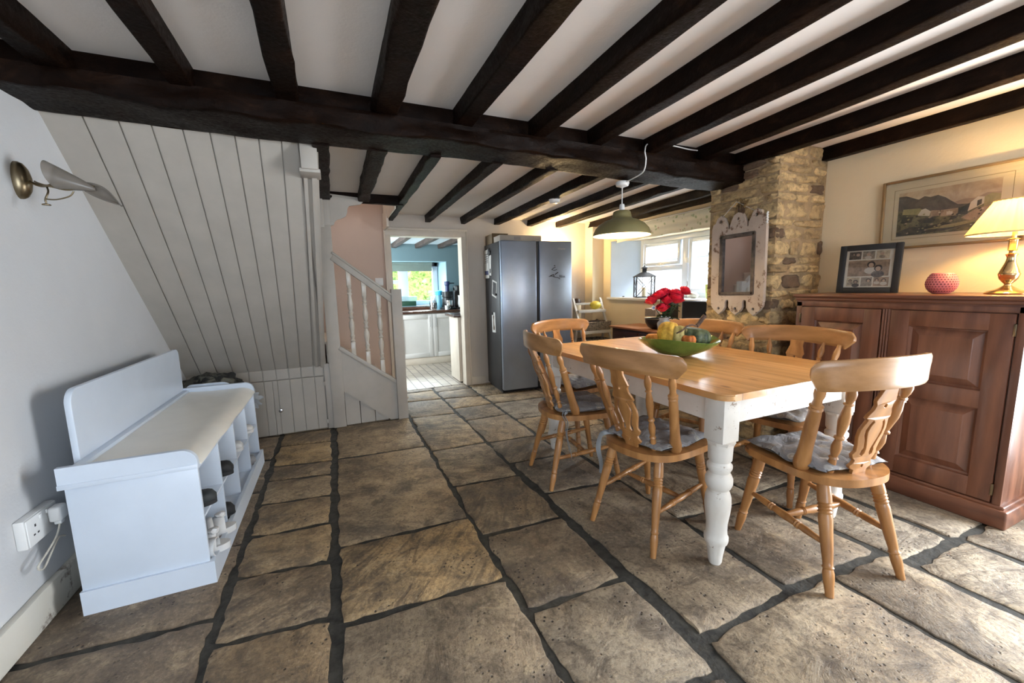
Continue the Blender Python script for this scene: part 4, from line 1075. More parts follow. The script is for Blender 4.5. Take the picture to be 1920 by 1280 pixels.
# ---- shoes in the pigeonholes (toe towards the room)
def shoe_mesh(L=.27, W=.095, H=.095, open_=True):
    bm = BM(); nx, na = 16, 16
    rings = []
    for i in range(nx + 1):
        s = i / nx; w = W * (.36 + .16 * math.sin(s * PI * .9)) * (1 if s < .93 else 1) * (1 - .55 * max(0, (s - .86) / .14) ** 2) * (1 - .35 * max(0, (.08 - s) / .08))
        h = H * (1.0 - .62 * max(0, min(1, (s - .28) / .42)) ** 1.2) * (1 - .4 * max(0, (s - .9) / .1) ** 2)
        r = []
        for k in range(na):
            a = 2 * PI * k / na; y = w * math.copysign(abs(math.cos(a)) ** .7, math.cos(a)); z = h / 2 + h / 2 * math.copysign(abs(math.sin(a)) ** .6, math.sin(a))
            if z > h * .8 and .05 < s < .42 and open_: z -= H * .30
            r.append(bm.verts.new((s * L - L / 2, y, max(z, .004))))
        rings.append(r)
    for a, b in zip(rings, rings[1:]):
        for k in range(na): bm.faces.new((a[k], a[(k+1) % na], b[(k+1) % na], b[k]))
    bm.faces.new(rings[0]); bm.faces.new(rings[-1])
    return bm
def sole_mesh(L=.275, W=.1, h=.022):
    bm = BM(); pts = []
    for i in range(28):
        a = 2 * PI * i / 28; s = math.cos(a); pts.append((s * L / 2, W * .46 * math.sin(a) * (1 + .15 * s)))
    prism(bm, pts, 0, h); return bm
def shoe(name, label, x, y, z, rz, upper, sole, H=.095, L=.27, group=None, lace=None):
    t = T(name, label, 'shoe', (x, y, z), rz, group)
    bm = shoe_mesh(L=L, H=H); bmesh.ops.translate(bm, verts=bm.verts, vec=(0, 0, .014)); obj('upper', bm, upper, t, smooth=60)
    obj('sole', sole_mesh(L * 1.02), sole, t)
    if lace:
        bm = BM()
        for k in range(4): tube(bm, [(.0 + k * .018, -.022, H * .93 - k * .012), (.0 + k * .018, 0, H * .99 - k * .012), (.0 + k * .018, .022, H * .93 - k * .012)], .003, 6)
        obj('laces', bm, lace, t)
    return t
M_bl = plain('black_suede', (.018, .018, .02), .75, var=.3); M_wl = plain('white_leather', (.62, .62, .62), .5, var=.06); M_gr = plain('grey_mesh_fabric', (.25, .25, .26), .8, var=.2)
g = 'shoes in the bench pigeonholes'
by = lambda k: 2.012 + 1.338 * (k + .5) / 4
shoe('trainer', 'dark grey shoe in the top row pigeonhole nearest the viewer', -.690, by(0) - .04, .304, .05, plain('charcoal_suede', (.035, .04, .042), .7), M_bl, .12, group=g)
shoe('trainer', 'black laced shoe in the second pigeonhole of the top row', -.685, by(1) - .04, .304, -.1, M_bl, M_bl, .14, group=g, lace=M_dark)
shoe('trainer', 'white laced trainer in the third pigeonhole of the top row', -.700, by(2) - .03, .304, -.05, M_wl, M_wl, .11, group=g, lace=M_gr)
shoe('trainer', 'white trainer with a black eyelet in the last pigeonhole of the top row', -.700, by(3) - .03, .304, 0, M_wl, M_wl, .10, group=g, lace=M_dark)
shoe('trainer', 'black shoe in the second pigeonhole of the bottom row', -.690, by(1) - .10, .088, .1, M_bl, M_bl, .15, group=g)
shoe('trainer', 'grey shoe in the last pigeonhole of the bottom row', -.70, by(3) - .06, .088, .1, M_gr, M_gr, .12, group=g)
def sandal(label, y, rz, dx=0):
    t = T('sandal', label, 'shoe', (-.66 + dx, y, .088), rz, g)
    obj('sole', sole_mesh(.25, .09, .03), M_wl, t)
    for x, h, r in ((.055, .075, .022), (.02, .085, .012), (-.075, .095, .010)):
        bm = BM(); tube(bm, [(x, .044 * math.cos(a), .026 + h * .8 * math.sin(a)) for a in [PI * k / 10 for k in range(11)]], r, 8, flat=.25)
        obj('strap', bm, M_wl, t)
    bm = BM(); icos(bm, (.065, 0, .095), .024, 2, (1, 1, .6), .4, 3); obj('bow', bm, M_wl, t)
sandal('white sandal with a bow in the bottom pigeonhole nearest the viewer, front one', by(0) - .07, .1, .02)
sandal('white sandal with a bow in the bottom pigeonhole nearest the viewer, rear one', by(0) + .06, .35, .02)
t = T('ceramic_mug', 'white mug lying on its side at the near end of the bottom pigeonholes', 'mug', (-.60, 2.075, .13), 0)
bm = BM(); lathe(bm, [(.0, 0), (.033, 0), (.038, .01), (.040, .085), (.036, .086), (.033, .012), (0, .012)], 20, frame_mat((-.04, 0, 0), (.045, -.01, 0))); obj('body', bm, M_wl, t)
bm = BM(); tube(bm, smooth_pts([(-.02, .03, .012), (-.015, .06, .02), (.015, .06, .02), (.03, .035, .012)], 4), .006, 8); obj('handle', bm, M_wl, t)
# ================================================================ PENDANT
def pendant():
    x, y = 2.0, 2.50; zc = 1.985
    t = T('pendant_lamp', 'olive green dome pendant lamp hanging lit from the dark main beam', 'lamp', (x, y, zc))
    bm = BM(); lathe(bm, [(.0, 0), (.048, 0), (.050, -.012), (.044, -.028), (.018, -.036), (.010, -.040), (0, -.04)], 24); obj('ceiling_rose', bm, M_white, t, label='white ceiling rose')
    bm = BM(); tube(bm, [(0, 0, -.03), (0, 0, -.165)], .004, 8); obj('flex', bm, M_white, t)
    bm = BM(); lathe(bm, [(.0, -.155), (.016, -.157), (.019, -.168), (.021, -.21), (.0, -.212)], 16); obj('lamp_holder', bm, M_white, t)
    z0 = -.205
    o = [(.020, z0 + .002), (.050, z0), (.062, z0 - .008), (.067, z0 - .03), (.070, z0 - .048), (.085, z0 - .058), (.125, z0 - .073), (.165, z0 - .097), (.193, z0 - .128), (.207, z0 - .158), (.211, z0 - .178)]
    i = [(r - .003, z + (-.003 if k < 6 else 0)) for k, (r, z) in enumerate(o)]
    bm = BM(); lathe(bm, o, 40, cap=False); obj('lamp_shade', bm, plain('olive_enamel', (.22, .19, .085), .42, var=.04), t, smooth=60, label='olive green dome shade, cream inside')
    bm = BM(); lathe(bm, i, 40, cap=False); obj('shade_lining', bm, plain('shade_cream', (.85, .80, .66), .5, var=.01), t, smooth=60)
    bm = BM(); icos(bm, (0, 0, z0 - .115), .032, 3, (1, 1, 1.1)); lathe(bm, [(.014, z0 - .02), (.014, z0 - .06), (.022, z0 - .09)], 12, cap=False); obj('light_bulb', bm, emis('pendant_bulb', (1, .76, .44), 190), t)
    c = T('electric_cable', 'thin white cable looping down the beam face to the pendant lamp', 'cable', (2.0, 2.2, 2.1))
    bm = BM(); pts = smooth_pts([(2.62, 2.275, 2.195), (2.42, 2.270, 2.185), (2.22, 2.262, 2.19), (2.02, 2.25, 2.175), (1.94, 2.20, 2.11), (1.945, 2.195, 2.05), (1.955, 2.23, 1.985), (1.975, 2.36, 1.972), (2.0, 2.455, 1.978)], 8)
    tube(bm, [p - Vector((2.0, 2.2, 2.1)) for p in pts], .0042, 8); obj('flex', bm, M_white, c)
pendant()
# ================================================================ MIRROR
def mirror():
    t = T('wall_mirror', 'narrow mirror in a distressed pale frame with scalloped ends hung on the stone pillar', 'mirror', (2.895, 2.22, 1.37), rx=math.radians(-1))
    # outline in (y,z): local y grows away from viewer
    W = .225
    def lobes(sign, z, zt):
        pts = []
        for c, hgt in ((-.145, 1), (0, .95), (.15, 1)):
            if sign > 0: pass
        return pts
    top = [(-.228, .30), (-.215, .345), (-.195, .352), (-.185, .385), (-.150, .402), (-.118, .380), (-.105, .345), (-.088, .315), (-.084, .285), (-.074, .285), (-.070, .315), (-.058, .350), (-.038, .385), (0, .400), (.036, .385), (.055, .350), (.068, .312), (.074, .285), (.084, .285), (.088, .315), (.105, .345), (.115, .375), (.150, .400), (.185, .380), (.200, .345), (.222, .335), (.232, .30)]
    bot = [(.228, -.27), (.222, -.315), (.200, -.345), (.150, -.385), (.112, -.355), (.092, -.325), (.092, -.285), (.082, -.268), (.066, -.268), (.060, -.285), (.062, -.32), (.040, -.355), (0, -.385), (-.040, -.355), (-.062, -.32), (-.060, -.285), (-.068, -.268), (-.084, -.268), (-.092, -.285), (-.092, -.325), (-.112, -.355), (-.150, -.385), (-.200, -.345), (-.222, -.315), (-.228, -.27)]
    outer = (top + bot)[::-1]
    hole = rrect(-.145, .145, -.225, .235, .0, 1, rs=(0, 0, 0, 0))
    holes = [hole] + [circ(y, z, .011, 10) for y, z in ((-.150, .355), (0, .352), (.150, .352), (-.150, -.335), (0, -.335), (.150, -.335))]
    bm = BM(); plate(bm, outer, holes, .028, .003, M=MXY); obj('frame', bm, M_chippy2, t, smooth=35)
    bm = BM(); iy, iz0, iz1 = .145, -.225, .235
    for a in ((-iy - .006, -iy + .022, iz0, iz1), (iy - .022, iy + .006, iz0, iz1), (-iy, iy, iz0 - .006, iz0 + .02), (-iy, iy, iz1 - .022, iz1 + .006)): bx(bm, -.022, -.004, a[0], a[1], a[2], a[3], .004)
    obj('inner_moulding', bm, plain('grey_brown_wood', (.10, .075, .06), .6, var=.4, scale=20), t)
    bm = BM(); bx(bm, -.004, .002, -.14, .14, -.22, .23); obj('mirror_glass', bm, plain('silvering', (.80, .80, .84), .03, 1, var=.01), t)
    bm = BM(); tube(bm, [(-.004, -.15, .375), (.002, .03, .485), (-.004, .17, .365)], .0032, 6); obj('hanging_wire', bm, plain('pale_wire', (.5, .46, .40), .5), t)
    bm = BM()
    for k in range(9): icos(bm, (-.012, -.232 + .004 * (k % 2), .285 + k * .009), .008, 1)
    obj('pearl_beads', bm, M_white, t)
    # small dried posy behind the top lobes
    c = T('dried_posy', 'small brown dried flower posy tucked above the mirror frame', 'dried flowers', (2.905, 2.22, 1.79))
    bm = BM()
    for k in range(26):
        a = random.uniform(-1, 1); h = random.uniform(-.02, .05); icos(bm, (random.uniform(-.012, .008), .05 * a, h + .03), random.uniform(.006, .013), 1, (.6, 1, 1), .5, 4)
    obj('petals', bm, plain('dried_ochre', (.24, .15, .055), .9, var=.4), c)
    bm = BM(); 
    for k in range(5): tube(bm, [(0, -.02 + k * .01, -.04), (.0, -.03 + k * .015, .05)], .003, 5)
    obj('stems', bm, plain('dried_brown', (.06, .03, .018), .9), c)
mirror()
# ================================================================ FRAMED LANDSCAPE
def picture():
    y0, y1, z0, z1 = 1.00 - .06, 1.585, 1.435, 1.875
    t = T('framed_picture', 'gold-framed landscape print of hills and cottages above the pine cabinet', 'picture', (XR - .012, (y0 + y1) / 2, (z0 + z1) / 2), ry=math.radians(-2.0))
    w, h = (y1 - y0), (z1 - z0); a, b = w / 2, h / 2
    # local: x towards wall +, y along wall (far +), z up
    bm = BM()
    fw = .016
    for q in ((-a, -a + fw, -b, b), (a - fw, a, -b, b), (-a + fw, a - fw, -b, -b + fw), (-a + fw, a - fw, b - fw, b)): bx(bm, -.022, .004, q[0], q[1], q[2], q[3], .005)
    obj('frame', bm, plain('dull_gold', (.34, .23, .12), .35, .6, var=.1), t)
    bm = BM(); bx(bm, -.008, .002, -a + .01, a - .01, -b + .01, b - .01); obj('mount', bm, plain('cream_mount', (.56, .49, .34), .8, var=.02), t)
    bm = BM(); m, l = .062, .0022
    for q in ((-a + m, -a + m + l, -b + m, b - m), (a - m - l, a - m, -b + m, b - m), (-a + m, a - m, -b + m, -b + m + l), (-a + m, a - m, b - m - l, b - m)): bx(bm, -.0088, -.0082, *q)
    obj('mount_line', bm, plain('line_olive', (.20, .16, .08), .8), t)
    # painted image: u 0 (far/left) ..1 (near/right), v 0..1
    def wm(name, c1, c2, sc=30):
        if name in MATS: return MATS[name]
        tt = NT(name); v = tt.mapping(); f = tt.noise(v, sc, 8, .7, .5); tt.set(Base_Color=tt.ramp(f, [(.38, c1), (.62, c2)]), Roughness=.8); MATS[name] = tt.m; return tt.m
    mats = [wm('pic_sky', (.36, .26, .17), (.52, .42, .28), 9), wm('pic_hill', (.055, .045, .035), (.12, .095, .065), 14), wm('pic_far', (.26, .18, .12), (.34, .25, .17), 9), wm('pic_mid', (.045, .045, .022), (.20, .17, .08), 26),
            wm('pic_field', (.20, .19, .075), (.34, .28, .13), 16), wm('pic_house', (.50, .45, .34), (.58, .50, .38), 10), wm('pic_dark', (.018, .018, .012), (.08, .065, .035), 30), wm('pic_rock', (.22, .15, .10), (.40, .29, .19), 24)]
    U0, U1 = a - .088, -a + .105; V0, V1 = -b + .082, b - .085
    def poly(pts, mi, d):
        vs = [bm.verts.new((-.0085 - d * .00025, U0 + (U1 - U0) * u, V0 + (V1 - V0) * v)) for u, v in pts]
        f = bm.faces.new(vs); f.material_index = mi
    bm = BM()
    poly([(0, 0), (1, 0), (1, 1), (0, 1)], 0, 1)
    poly([(.5, .3), (1, .3), (1, .72), (.88, .74), (.78, .66), (.68, .68), (.55, .62)], 2, 2)
    poly([(0, .3), (.75, .3), (.72, .56), (.62, .58), (.55, .68), (.50, .76), (.42, .84), (.34, .82), (.28, .86), (.22, .80), (.15, .86), (.08, .92), (0, .92)], 1, 3)
    poly([(0, 0), (1, 0), (1, .55), (.9, .60), (.8, .5), (.6, .46), (.4, .5), (.2, .5), (0, .6)], 3, 4)
    poly([(.05, .50), (.22, .46), (.30, .52), (.24, .60), (.06, .62)], 4, 5)
    poly([(.22, .44), (.35, .40), (.36, .50), (.30, .58), (.26, .56)], 5, 6); poly([(.36, .38), (.45, .38), (.45, .50), (.36, .52)], 7, 6)
    poly([(.46, .36), (.66, .34), (.66, .50), (.46, .50)], 7, 6); poly([(.52, .38), (.58, .37), (.58, .44), (.52, .45)], 5, 7)
    poly([(.63, .36), (.72, .34), (.74, .58), (.68, .52), (.63, .50)], 6, 7); poly([(.72, .40), (.86, .52), (.86, .66), (.80, .68), (.74, .58)], 5, 8); poly([(.80, .48), (.84, .52), (.84, .62), (.80, .60)], 6, 9)
    poly([(.86, .46), (1, .52), (1, .68), (.92, .72), (.86, .66)], 4, 8)
    poly([(.66, .28), (.80, .44), (1, .50), (1, .2), (.8, .16)], 7, 9)
    poly([(0, .0), (.5, .04), (.7, .12), (.5, .22), (.3, .16), (.15, .20), (0, .1)], 6, 10); poly([(.22, .34), (.35, .38), (.42, .30), (.38, .24), (.26, .26)], 6, 10)
    poly([(.3, .10), (.6, .10), (.95, .22), (.7, .20), (.5, .16)], 4, 11); poly([(.05, .30), (.16, .30), (.18, .42), (.05, .44)], 6, 11); poly([(.55, .26), (.62, .28), (.64, .34), (.57, .34)], 6, 11)
    rr = random.Random(4)
    for k in range(60):
        u, v = rr.uniform(.02, .95), rr.uniform(.03, .45); s = rr.uniform(.006, .022)
        poly([(u - s, v), (u, v - s * 1.2), (u + s, v), (u + s * .3, v + s * 1.4)], rr.choice((3, 4, 6, 6, 7, 5)), 12 + k * .2)
    obj('landscape_print', bm, mats, t, smooth=False)
    bm = BM(); bx(bm, -.0155, -.0145, -a + fw, a - fw, -b + fw, b - fw); obj('glazing', bm, glassm('pane_glass'), t, smooth=False)
picture()
# ================================================================ ON THE PINE CABINET
ZT = 1.1535
def photo_frame():
    t = T('standing_photo', 'square black photo frame with a collage of family photos standing on the pine cabinet', 'photo', (3.19, 1.512, ZT + .001), math.radians(10), ry=math.radians(5))
    w = .158; bm = BM(); fw = .036; H = .312
    for q in ((-w, -w + fw, 0, H), (w - fw, w, 0, H), (-w + fw, w - fw, 0, fw), (-w + fw, w - fw, H - fw, H)): bx(bm, -.012, .010, q[0], q[1], q[2], q[3], .003)
    obj('frame', bm, plain('black_frame', (.012, .012, .013), .55), t)
    bm = BM(); bx(bm, -.002, .006, -w + .02, w - .02, .02, H - .02); obj('mount', bm, plain('ivory_card', (.50, .46, .38), .7), t)
    bm = BM(); y0, y1, z0, z1 = -w + fw, w - fw, fw, H - fw
    R = random.Random(5)
    def rect(u0, u1, v0, v1, mi, d=0): # u from far(left) to near(right)
        bx(bm, -.0026 - d * .0003, -.002 - d * .0003, y1 - (y1 - y0) * u1, y1 - (y1 - y0) * u0, z0 + (z1 - z0) * v0, z0 + (z1 - z0) * v1, mi=mi)
    def head(u, v, r, hair, skin, shirt):
        def disc(cu, cv, rr, mi, d, sx=1, sy=1):
            pts = [(-.0026 - d * .0003, y1 - (y1 - y0) * (cu + rr * sx * math.cos(2 * PI * k / 14)), z0 + (z1 - z0) * (cv + rr * sy * math.sin(2 * PI * k / 14))) for k in range(14)]
            bm.faces.new([bm.verts.new(p) for p in pts]).material_index = mi
        disc(u, v - r * 2.0, r * 1.5, shirt, 1, 1.2, .8); disc(u, v + r * .15, r * 1.15, hair, 2); disc(u, v - r * .1, r * .85, skin, 3, .85, 1)
    for i, (u0, u1) in enumerate(((.06, .32), (.35, .60), (.63, .90))): rect(u0, u1, .76, .97, (0, 1, 2)[i])
    rect(.06, .92, .30, .73, 3); rect(.06, .34, .03, .27, 2); rect(.37, .60, .03, .27, 1); rect(.63, .94, .03, .27, 3)
    head(.55, .60, .075, 4, 5, 6); head(.70, .50, .075, 4, 5, 0); head(.16, .90, .035, 4, 5, 0); head(.25, .88, .035, 5, 5, 0); head(.47, .88, .04, 5, 5, 6); head(.75, .88, .035, 5, 5, 1); head(.14, .18, .035, 4, 5, 1); head(.26, .15, .045, 4, 5, 4); head(.53, .18, .045, 4, 5, 1); head(.70, .19, .035, 4, 5, 6); head(.84, .18, .04, 4, 5, 6)
    obj('photo_collage', bm, [plain('ph_dark', (.09, .07, .055), .4, var=.4, scale=60), plain('ph_grey', (.22, .18, .14), .4, var=.3, scale=50), plain('ph_light', (.40, .33, .23), .4, var=.2, scale=50), plain('ph_brown', (.24, .165, .11), .4, var=.25, scale=40), plain('ph_hair', (.03, .022, .018), .5), plain('ph_skin', (.36, .25, .18), .5), plain('ph_shirt', (.38, .34, .29), .5)], t, smooth=False)
    bm = BM(); bx(bm, -.004, -.0035, y0, y1, z0, z1); obj('glazing', bm, glassm('pane_glass'), t, smooth=False)
    bm = BM(); bx(bm, .010, .014, -.03, .03, .0, .18, M=Matrix.Translation((.012, 0, .012)) @ Matrix.Rotation(math.radians(16), 4, 'Y')); obj('easel_back', bm, M_dark, t)
photo_frame()
def pierced_bowl():
    t = T('candle_holder', 'round pink pierced ceramic candle holder between the photo frame and the lamp', 'candle holder', (3.17, 1.145, ZT))
    bm = BM(); n = 40; prof = [(.034, 0), (.048, .010), (.062, .030), (.068, .052), (.067, .068), (.060, .090), (.050, .108), (.044, .116), (.041, .116), (.047, .106), (.057, .088), (.063, .066), (.064, .052), (.058, .030), (.045, .013), (0, .011)]
    lathe(bm, [(0, 0)] + prof, n); obj('body', bm, plain('pink_glaze', (.68, .20, .20), .5, var=.05), t)
    bm = BM()
    for r in range(8):
        z = .016 + r * .0125; rad = [p for p in prof[:8]]
        R = .034
        for (r0, z0), (r1, z1) in zip(rad, rad[1:]):
            if z0 <= z <= z1: R = r0 + (r1 - r0) * (z - z0) / (z1 - z0)
        for k in range(30):
            a = 2 * PI * (k + (r % 2) * .5) / 30
            lathe(bm, [(.0042, 0), (.0, .0008)], 6, frame_mat(((R - .0002) * math.cos(a), (R - .0002) * math.sin(a), z), ((R + .1) * math.cos(a), (R + .1) * math.sin(a), z)))
    obj('piercings', bm, plain('pink_dark', (.16, .03, .035), .8), t)
pierced_bowl()
def table_lamp():
    t = T('table_lamp', 'lit brass table lamp with a pleated cream shade on the pine cabinet', 'lamp', (3.20, .905, ZT))
    bm = BM(); lathe(bm, [(0, 0), (.078, 0), (.080, .004), (.070, .011), (.040, .020), (.022, .030), (.014, .036), (.013, .042), (.022, .050), (.034, .064), (.039, .080), (.040, .084), (.037, .088), (.032, .102), (.020, .130), (.016, .150), (.020, .160), (.024, .165), (.012, .170), (.012, .178), (.019, .182), (.017, .184), (.017, .225), (.022, .228), (.009, .232), (.009, .30), (0, .30)], 32)
    for v in bm.verts: v.co.z *= 1.22
    obj('base', bm, plain('lamp_brass', (.72, .50, .24), .22, 1, var=.05), t, smooth=50)
    tt = NT('pleated_shade'); tt.set(Base_Color=(.80, .60, .30), Roughness=.8)
    tt.b.inputs['Transmission Weight'].default_value = 0
    m = tt.m; n = tt.n; l = tt.l
    tr = n.new('ShaderNodeBsdfTranslucent'); tr.inputs['Color'].default_value = (.90, .62, .26, 1); mx = n.new('ShaderNodeMixShader'); mx.inputs[0].default_value = .22
    l.new(tt.b.outputs[0], mx.inputs[1]); l.new(tr.outputs[0], mx.inputs[2]); l.new(mx.outputs[0], n['Material Output'].inputs[0])
    bm = BM(); K = 120
    def sh(a, b):
        an = 2 * PI * a; r = (.171 - .088 * b) * (1 + .028 * math.sin(an * 26)); return (r * math.cos(an), r * math.sin(an), (.308 + .165 * b))
    grid(bm, 240, 6, sh, wrap=True); obj('lamp_shade', bm, m, t, smooth=70, label='pleated cream fabric shade')
    bm = BM()
    for r, z in ((.172, .307), (.0835, .473)): tube(bm, [(r * math.cos(2 * PI * k / 48), r * math.sin(2 * PI * k / 48), z) for k in range(49)], .0035, 6, cap=False)
    obj('shade_trim', bm, plain('shade_trim', (.55, .42, .24), .8), t)
    bm = BM(); icos(bm, (0, 0, .40), .024, 3, (1, 1, 1.2)); obj('light_bulb', bm, emis('bulb_lamp', (1, .66, .26), 420), t)
    bm = BM()
    for k in range(3): a = 2 * PI * k / 3; tube(bm, [(.009 * math.cos(a), .009 * math.sin(a), 0.35), (.05 * math.cos(a), .05 * math.sin(a), .465), (.083 * math.cos(a), .083 * math.sin(a), .471)], .002, 5)
    obj('shade_carrier', bm, M_brass, t)
table_lamp()
# ================================================================ BOWL OF GOURDS
def fruit():
    cx, cy, z = 1.93, 1.86, .8005
    t = T('fruit_bowl', 'wide shallow green glass bowl holding gourds on the pine table', 'bowl', (cx, cy, z))
    o = [(0, 0), (.060, 0), (.085, .004), (.145, .024), (.200, .052), (.245, .084), (.260, .098)]
    i = [(.257, .100), (.240, .088), (.195, .057), (.142, .029), (.082, .010), (0, .007)]
    bm = BM(); lathe(bm, o + i, 56)
    for v in bm.verts:
        r = math.hypot(v.co.x, v.co.y)
        v.co.x *= .91; v.co.y *= .91; v.co.z *= 1.12
        if r > .15: v.co.z += .008 * math.cos(2 * math.atan2(v.co.y, v.co.x) - .8) * (r - .15) / .06
    tt = NT('green_glass_bowl'); f = tt.noise(tt.mapping(), 12, 4); tt.set(Base_Color=tt.ramp(f, [(.3, (.10, .19, .035)), (.7, (.17, .29, .06))]), Roughness=.12, Transmission_Weight=.25, IOR=1.45, Coat_Weight=.5)
    obj('bowl', bm, tt.m, t, smooth=60)
    def gourd(name, label, x, y, zz, R, sc, ribs, col, rz=0, rx=0, ry=0, dark=None):
        g = T(name, label, 'gourd', (x, y, zz), rz, rx=rx, ry=ry)
        bm = BM()
        def fn(a, b):
            an = 2 * PI * a; th = PI * (b * .98 + .01); rr = R * math.sin(th) ** .8 * (1 + .09 * abs(math.cos(an * ribs / 2)) - .03); dz = R * math.cos(th) * sc
            k = max(0, 1 - math.sin(th) * 1.6); dz -= math.copysign(k * R * .20, math.cos(th))
            w = 1 + .05 * noise.noise(Vector((math.cos(an) * 2, math.sin(an) * 2, b * 3 + x)))
            return (rr * math.cos(an) * w, rr * math.sin(an) * w, dz)
        grid(bm, 60, 24, fn, wrap=True)
        tt = NT(label[:12].replace(' ', '_')); v = tt.mapping(); f = tt.noise(v, 18, 6, .7); d = dark or tuple(c * .4 for c in col)
        tt.set(Base_Color=tt.ramp(f, [(.40, d), (.62, col)]), Roughness=.6, Specular_IOR_Level=.3); tt.bump(f, .3, .004)
        obj('flesh', bm, tt.m, g, smooth=70); return g
    M_stem = plain('dry_stem', (.075, .035, .018), .8, var=.4, scale=30)
    g = gourd('pumpkin', 'dark green ribbed squash with a long dry stem in the green bowl', cx + .055, cy - .055, z + .118, .102, .66, 10, (.095, .11, .05), .4, .10, .06, (.018, .032, .014))
    bm = BM(); pts = smooth_pts([(-.135, .045, .02), (-.12, .02, .040), (-.08, .01, .066), (-.03, .0, .075), (.02, -.005, .068), (.04, -.01, .076), (.075, -.03, .135)], 5)
    n = len(pts); tube(bm, pts, [.004 + .003 * (k / n) + (.006 if k > n * .72 else 0) for k in range(n)], 8, flat=.7)
    for k in range(6): 
        a = pts[4 + k * 4]; tube(bm, [a, a + Vector((random.uniform(-.02, .02), random.uniform(-.02, .02), random.uniform(.0, .03)))], [.002, .0008], 5)
    obj('stem', bm, M_stem, g, label='long twisted dry brown stem')
    gourd('yellow_gourd', 'large knobbly yellow gourd standing up in the green bowl', cx - .060, cy + .02, z + .135, .064, 1.3, 8, (.85, .52, .08), .2, -.12, .35, (.50, .27, .04))
    gourd('yellow_gourd', 'pale striped yellow gourd leaning between the yellow gourd and the green squash', cx - .035, cy - .04, z + .128, .050, 1.35, 8, (.62, .50, .20), 1.2, .1, .45, (.36, .28, .09))
    gourd('orange_gourd', 'small orange gourd at the left end of the green bowl', cx - .115, cy + .085, z + .104, .048, .75, 8, (.72, .30, .05), .2, 0, 0, (.45, .15, .02))
    gourd('orange_gourd', 'small orange gourd low between the pale gourd and the green squash', cx - .030, cy - .110, z + .112, .040, .8, 8, (.60, .20, .04), .8, 0, 0, (.38, .10, .02))
    c = T('pine_cone', 'small dark brown cone resting between the gourds', 'cone', (cx - .020, cy - .065, z + .115))
    bm = BM()
    for k in range(44):
        a = k * 2.4; h = -.022 + k * .001; r = .020 * math.sin(PI * (k + 3) / 50) + .004; icos(bm, (r * math.cos(a), r * math.sin(a), h), .006, 1, (1, 1, .5))
    obj('scales', bm, M_stem, c)
fruit()
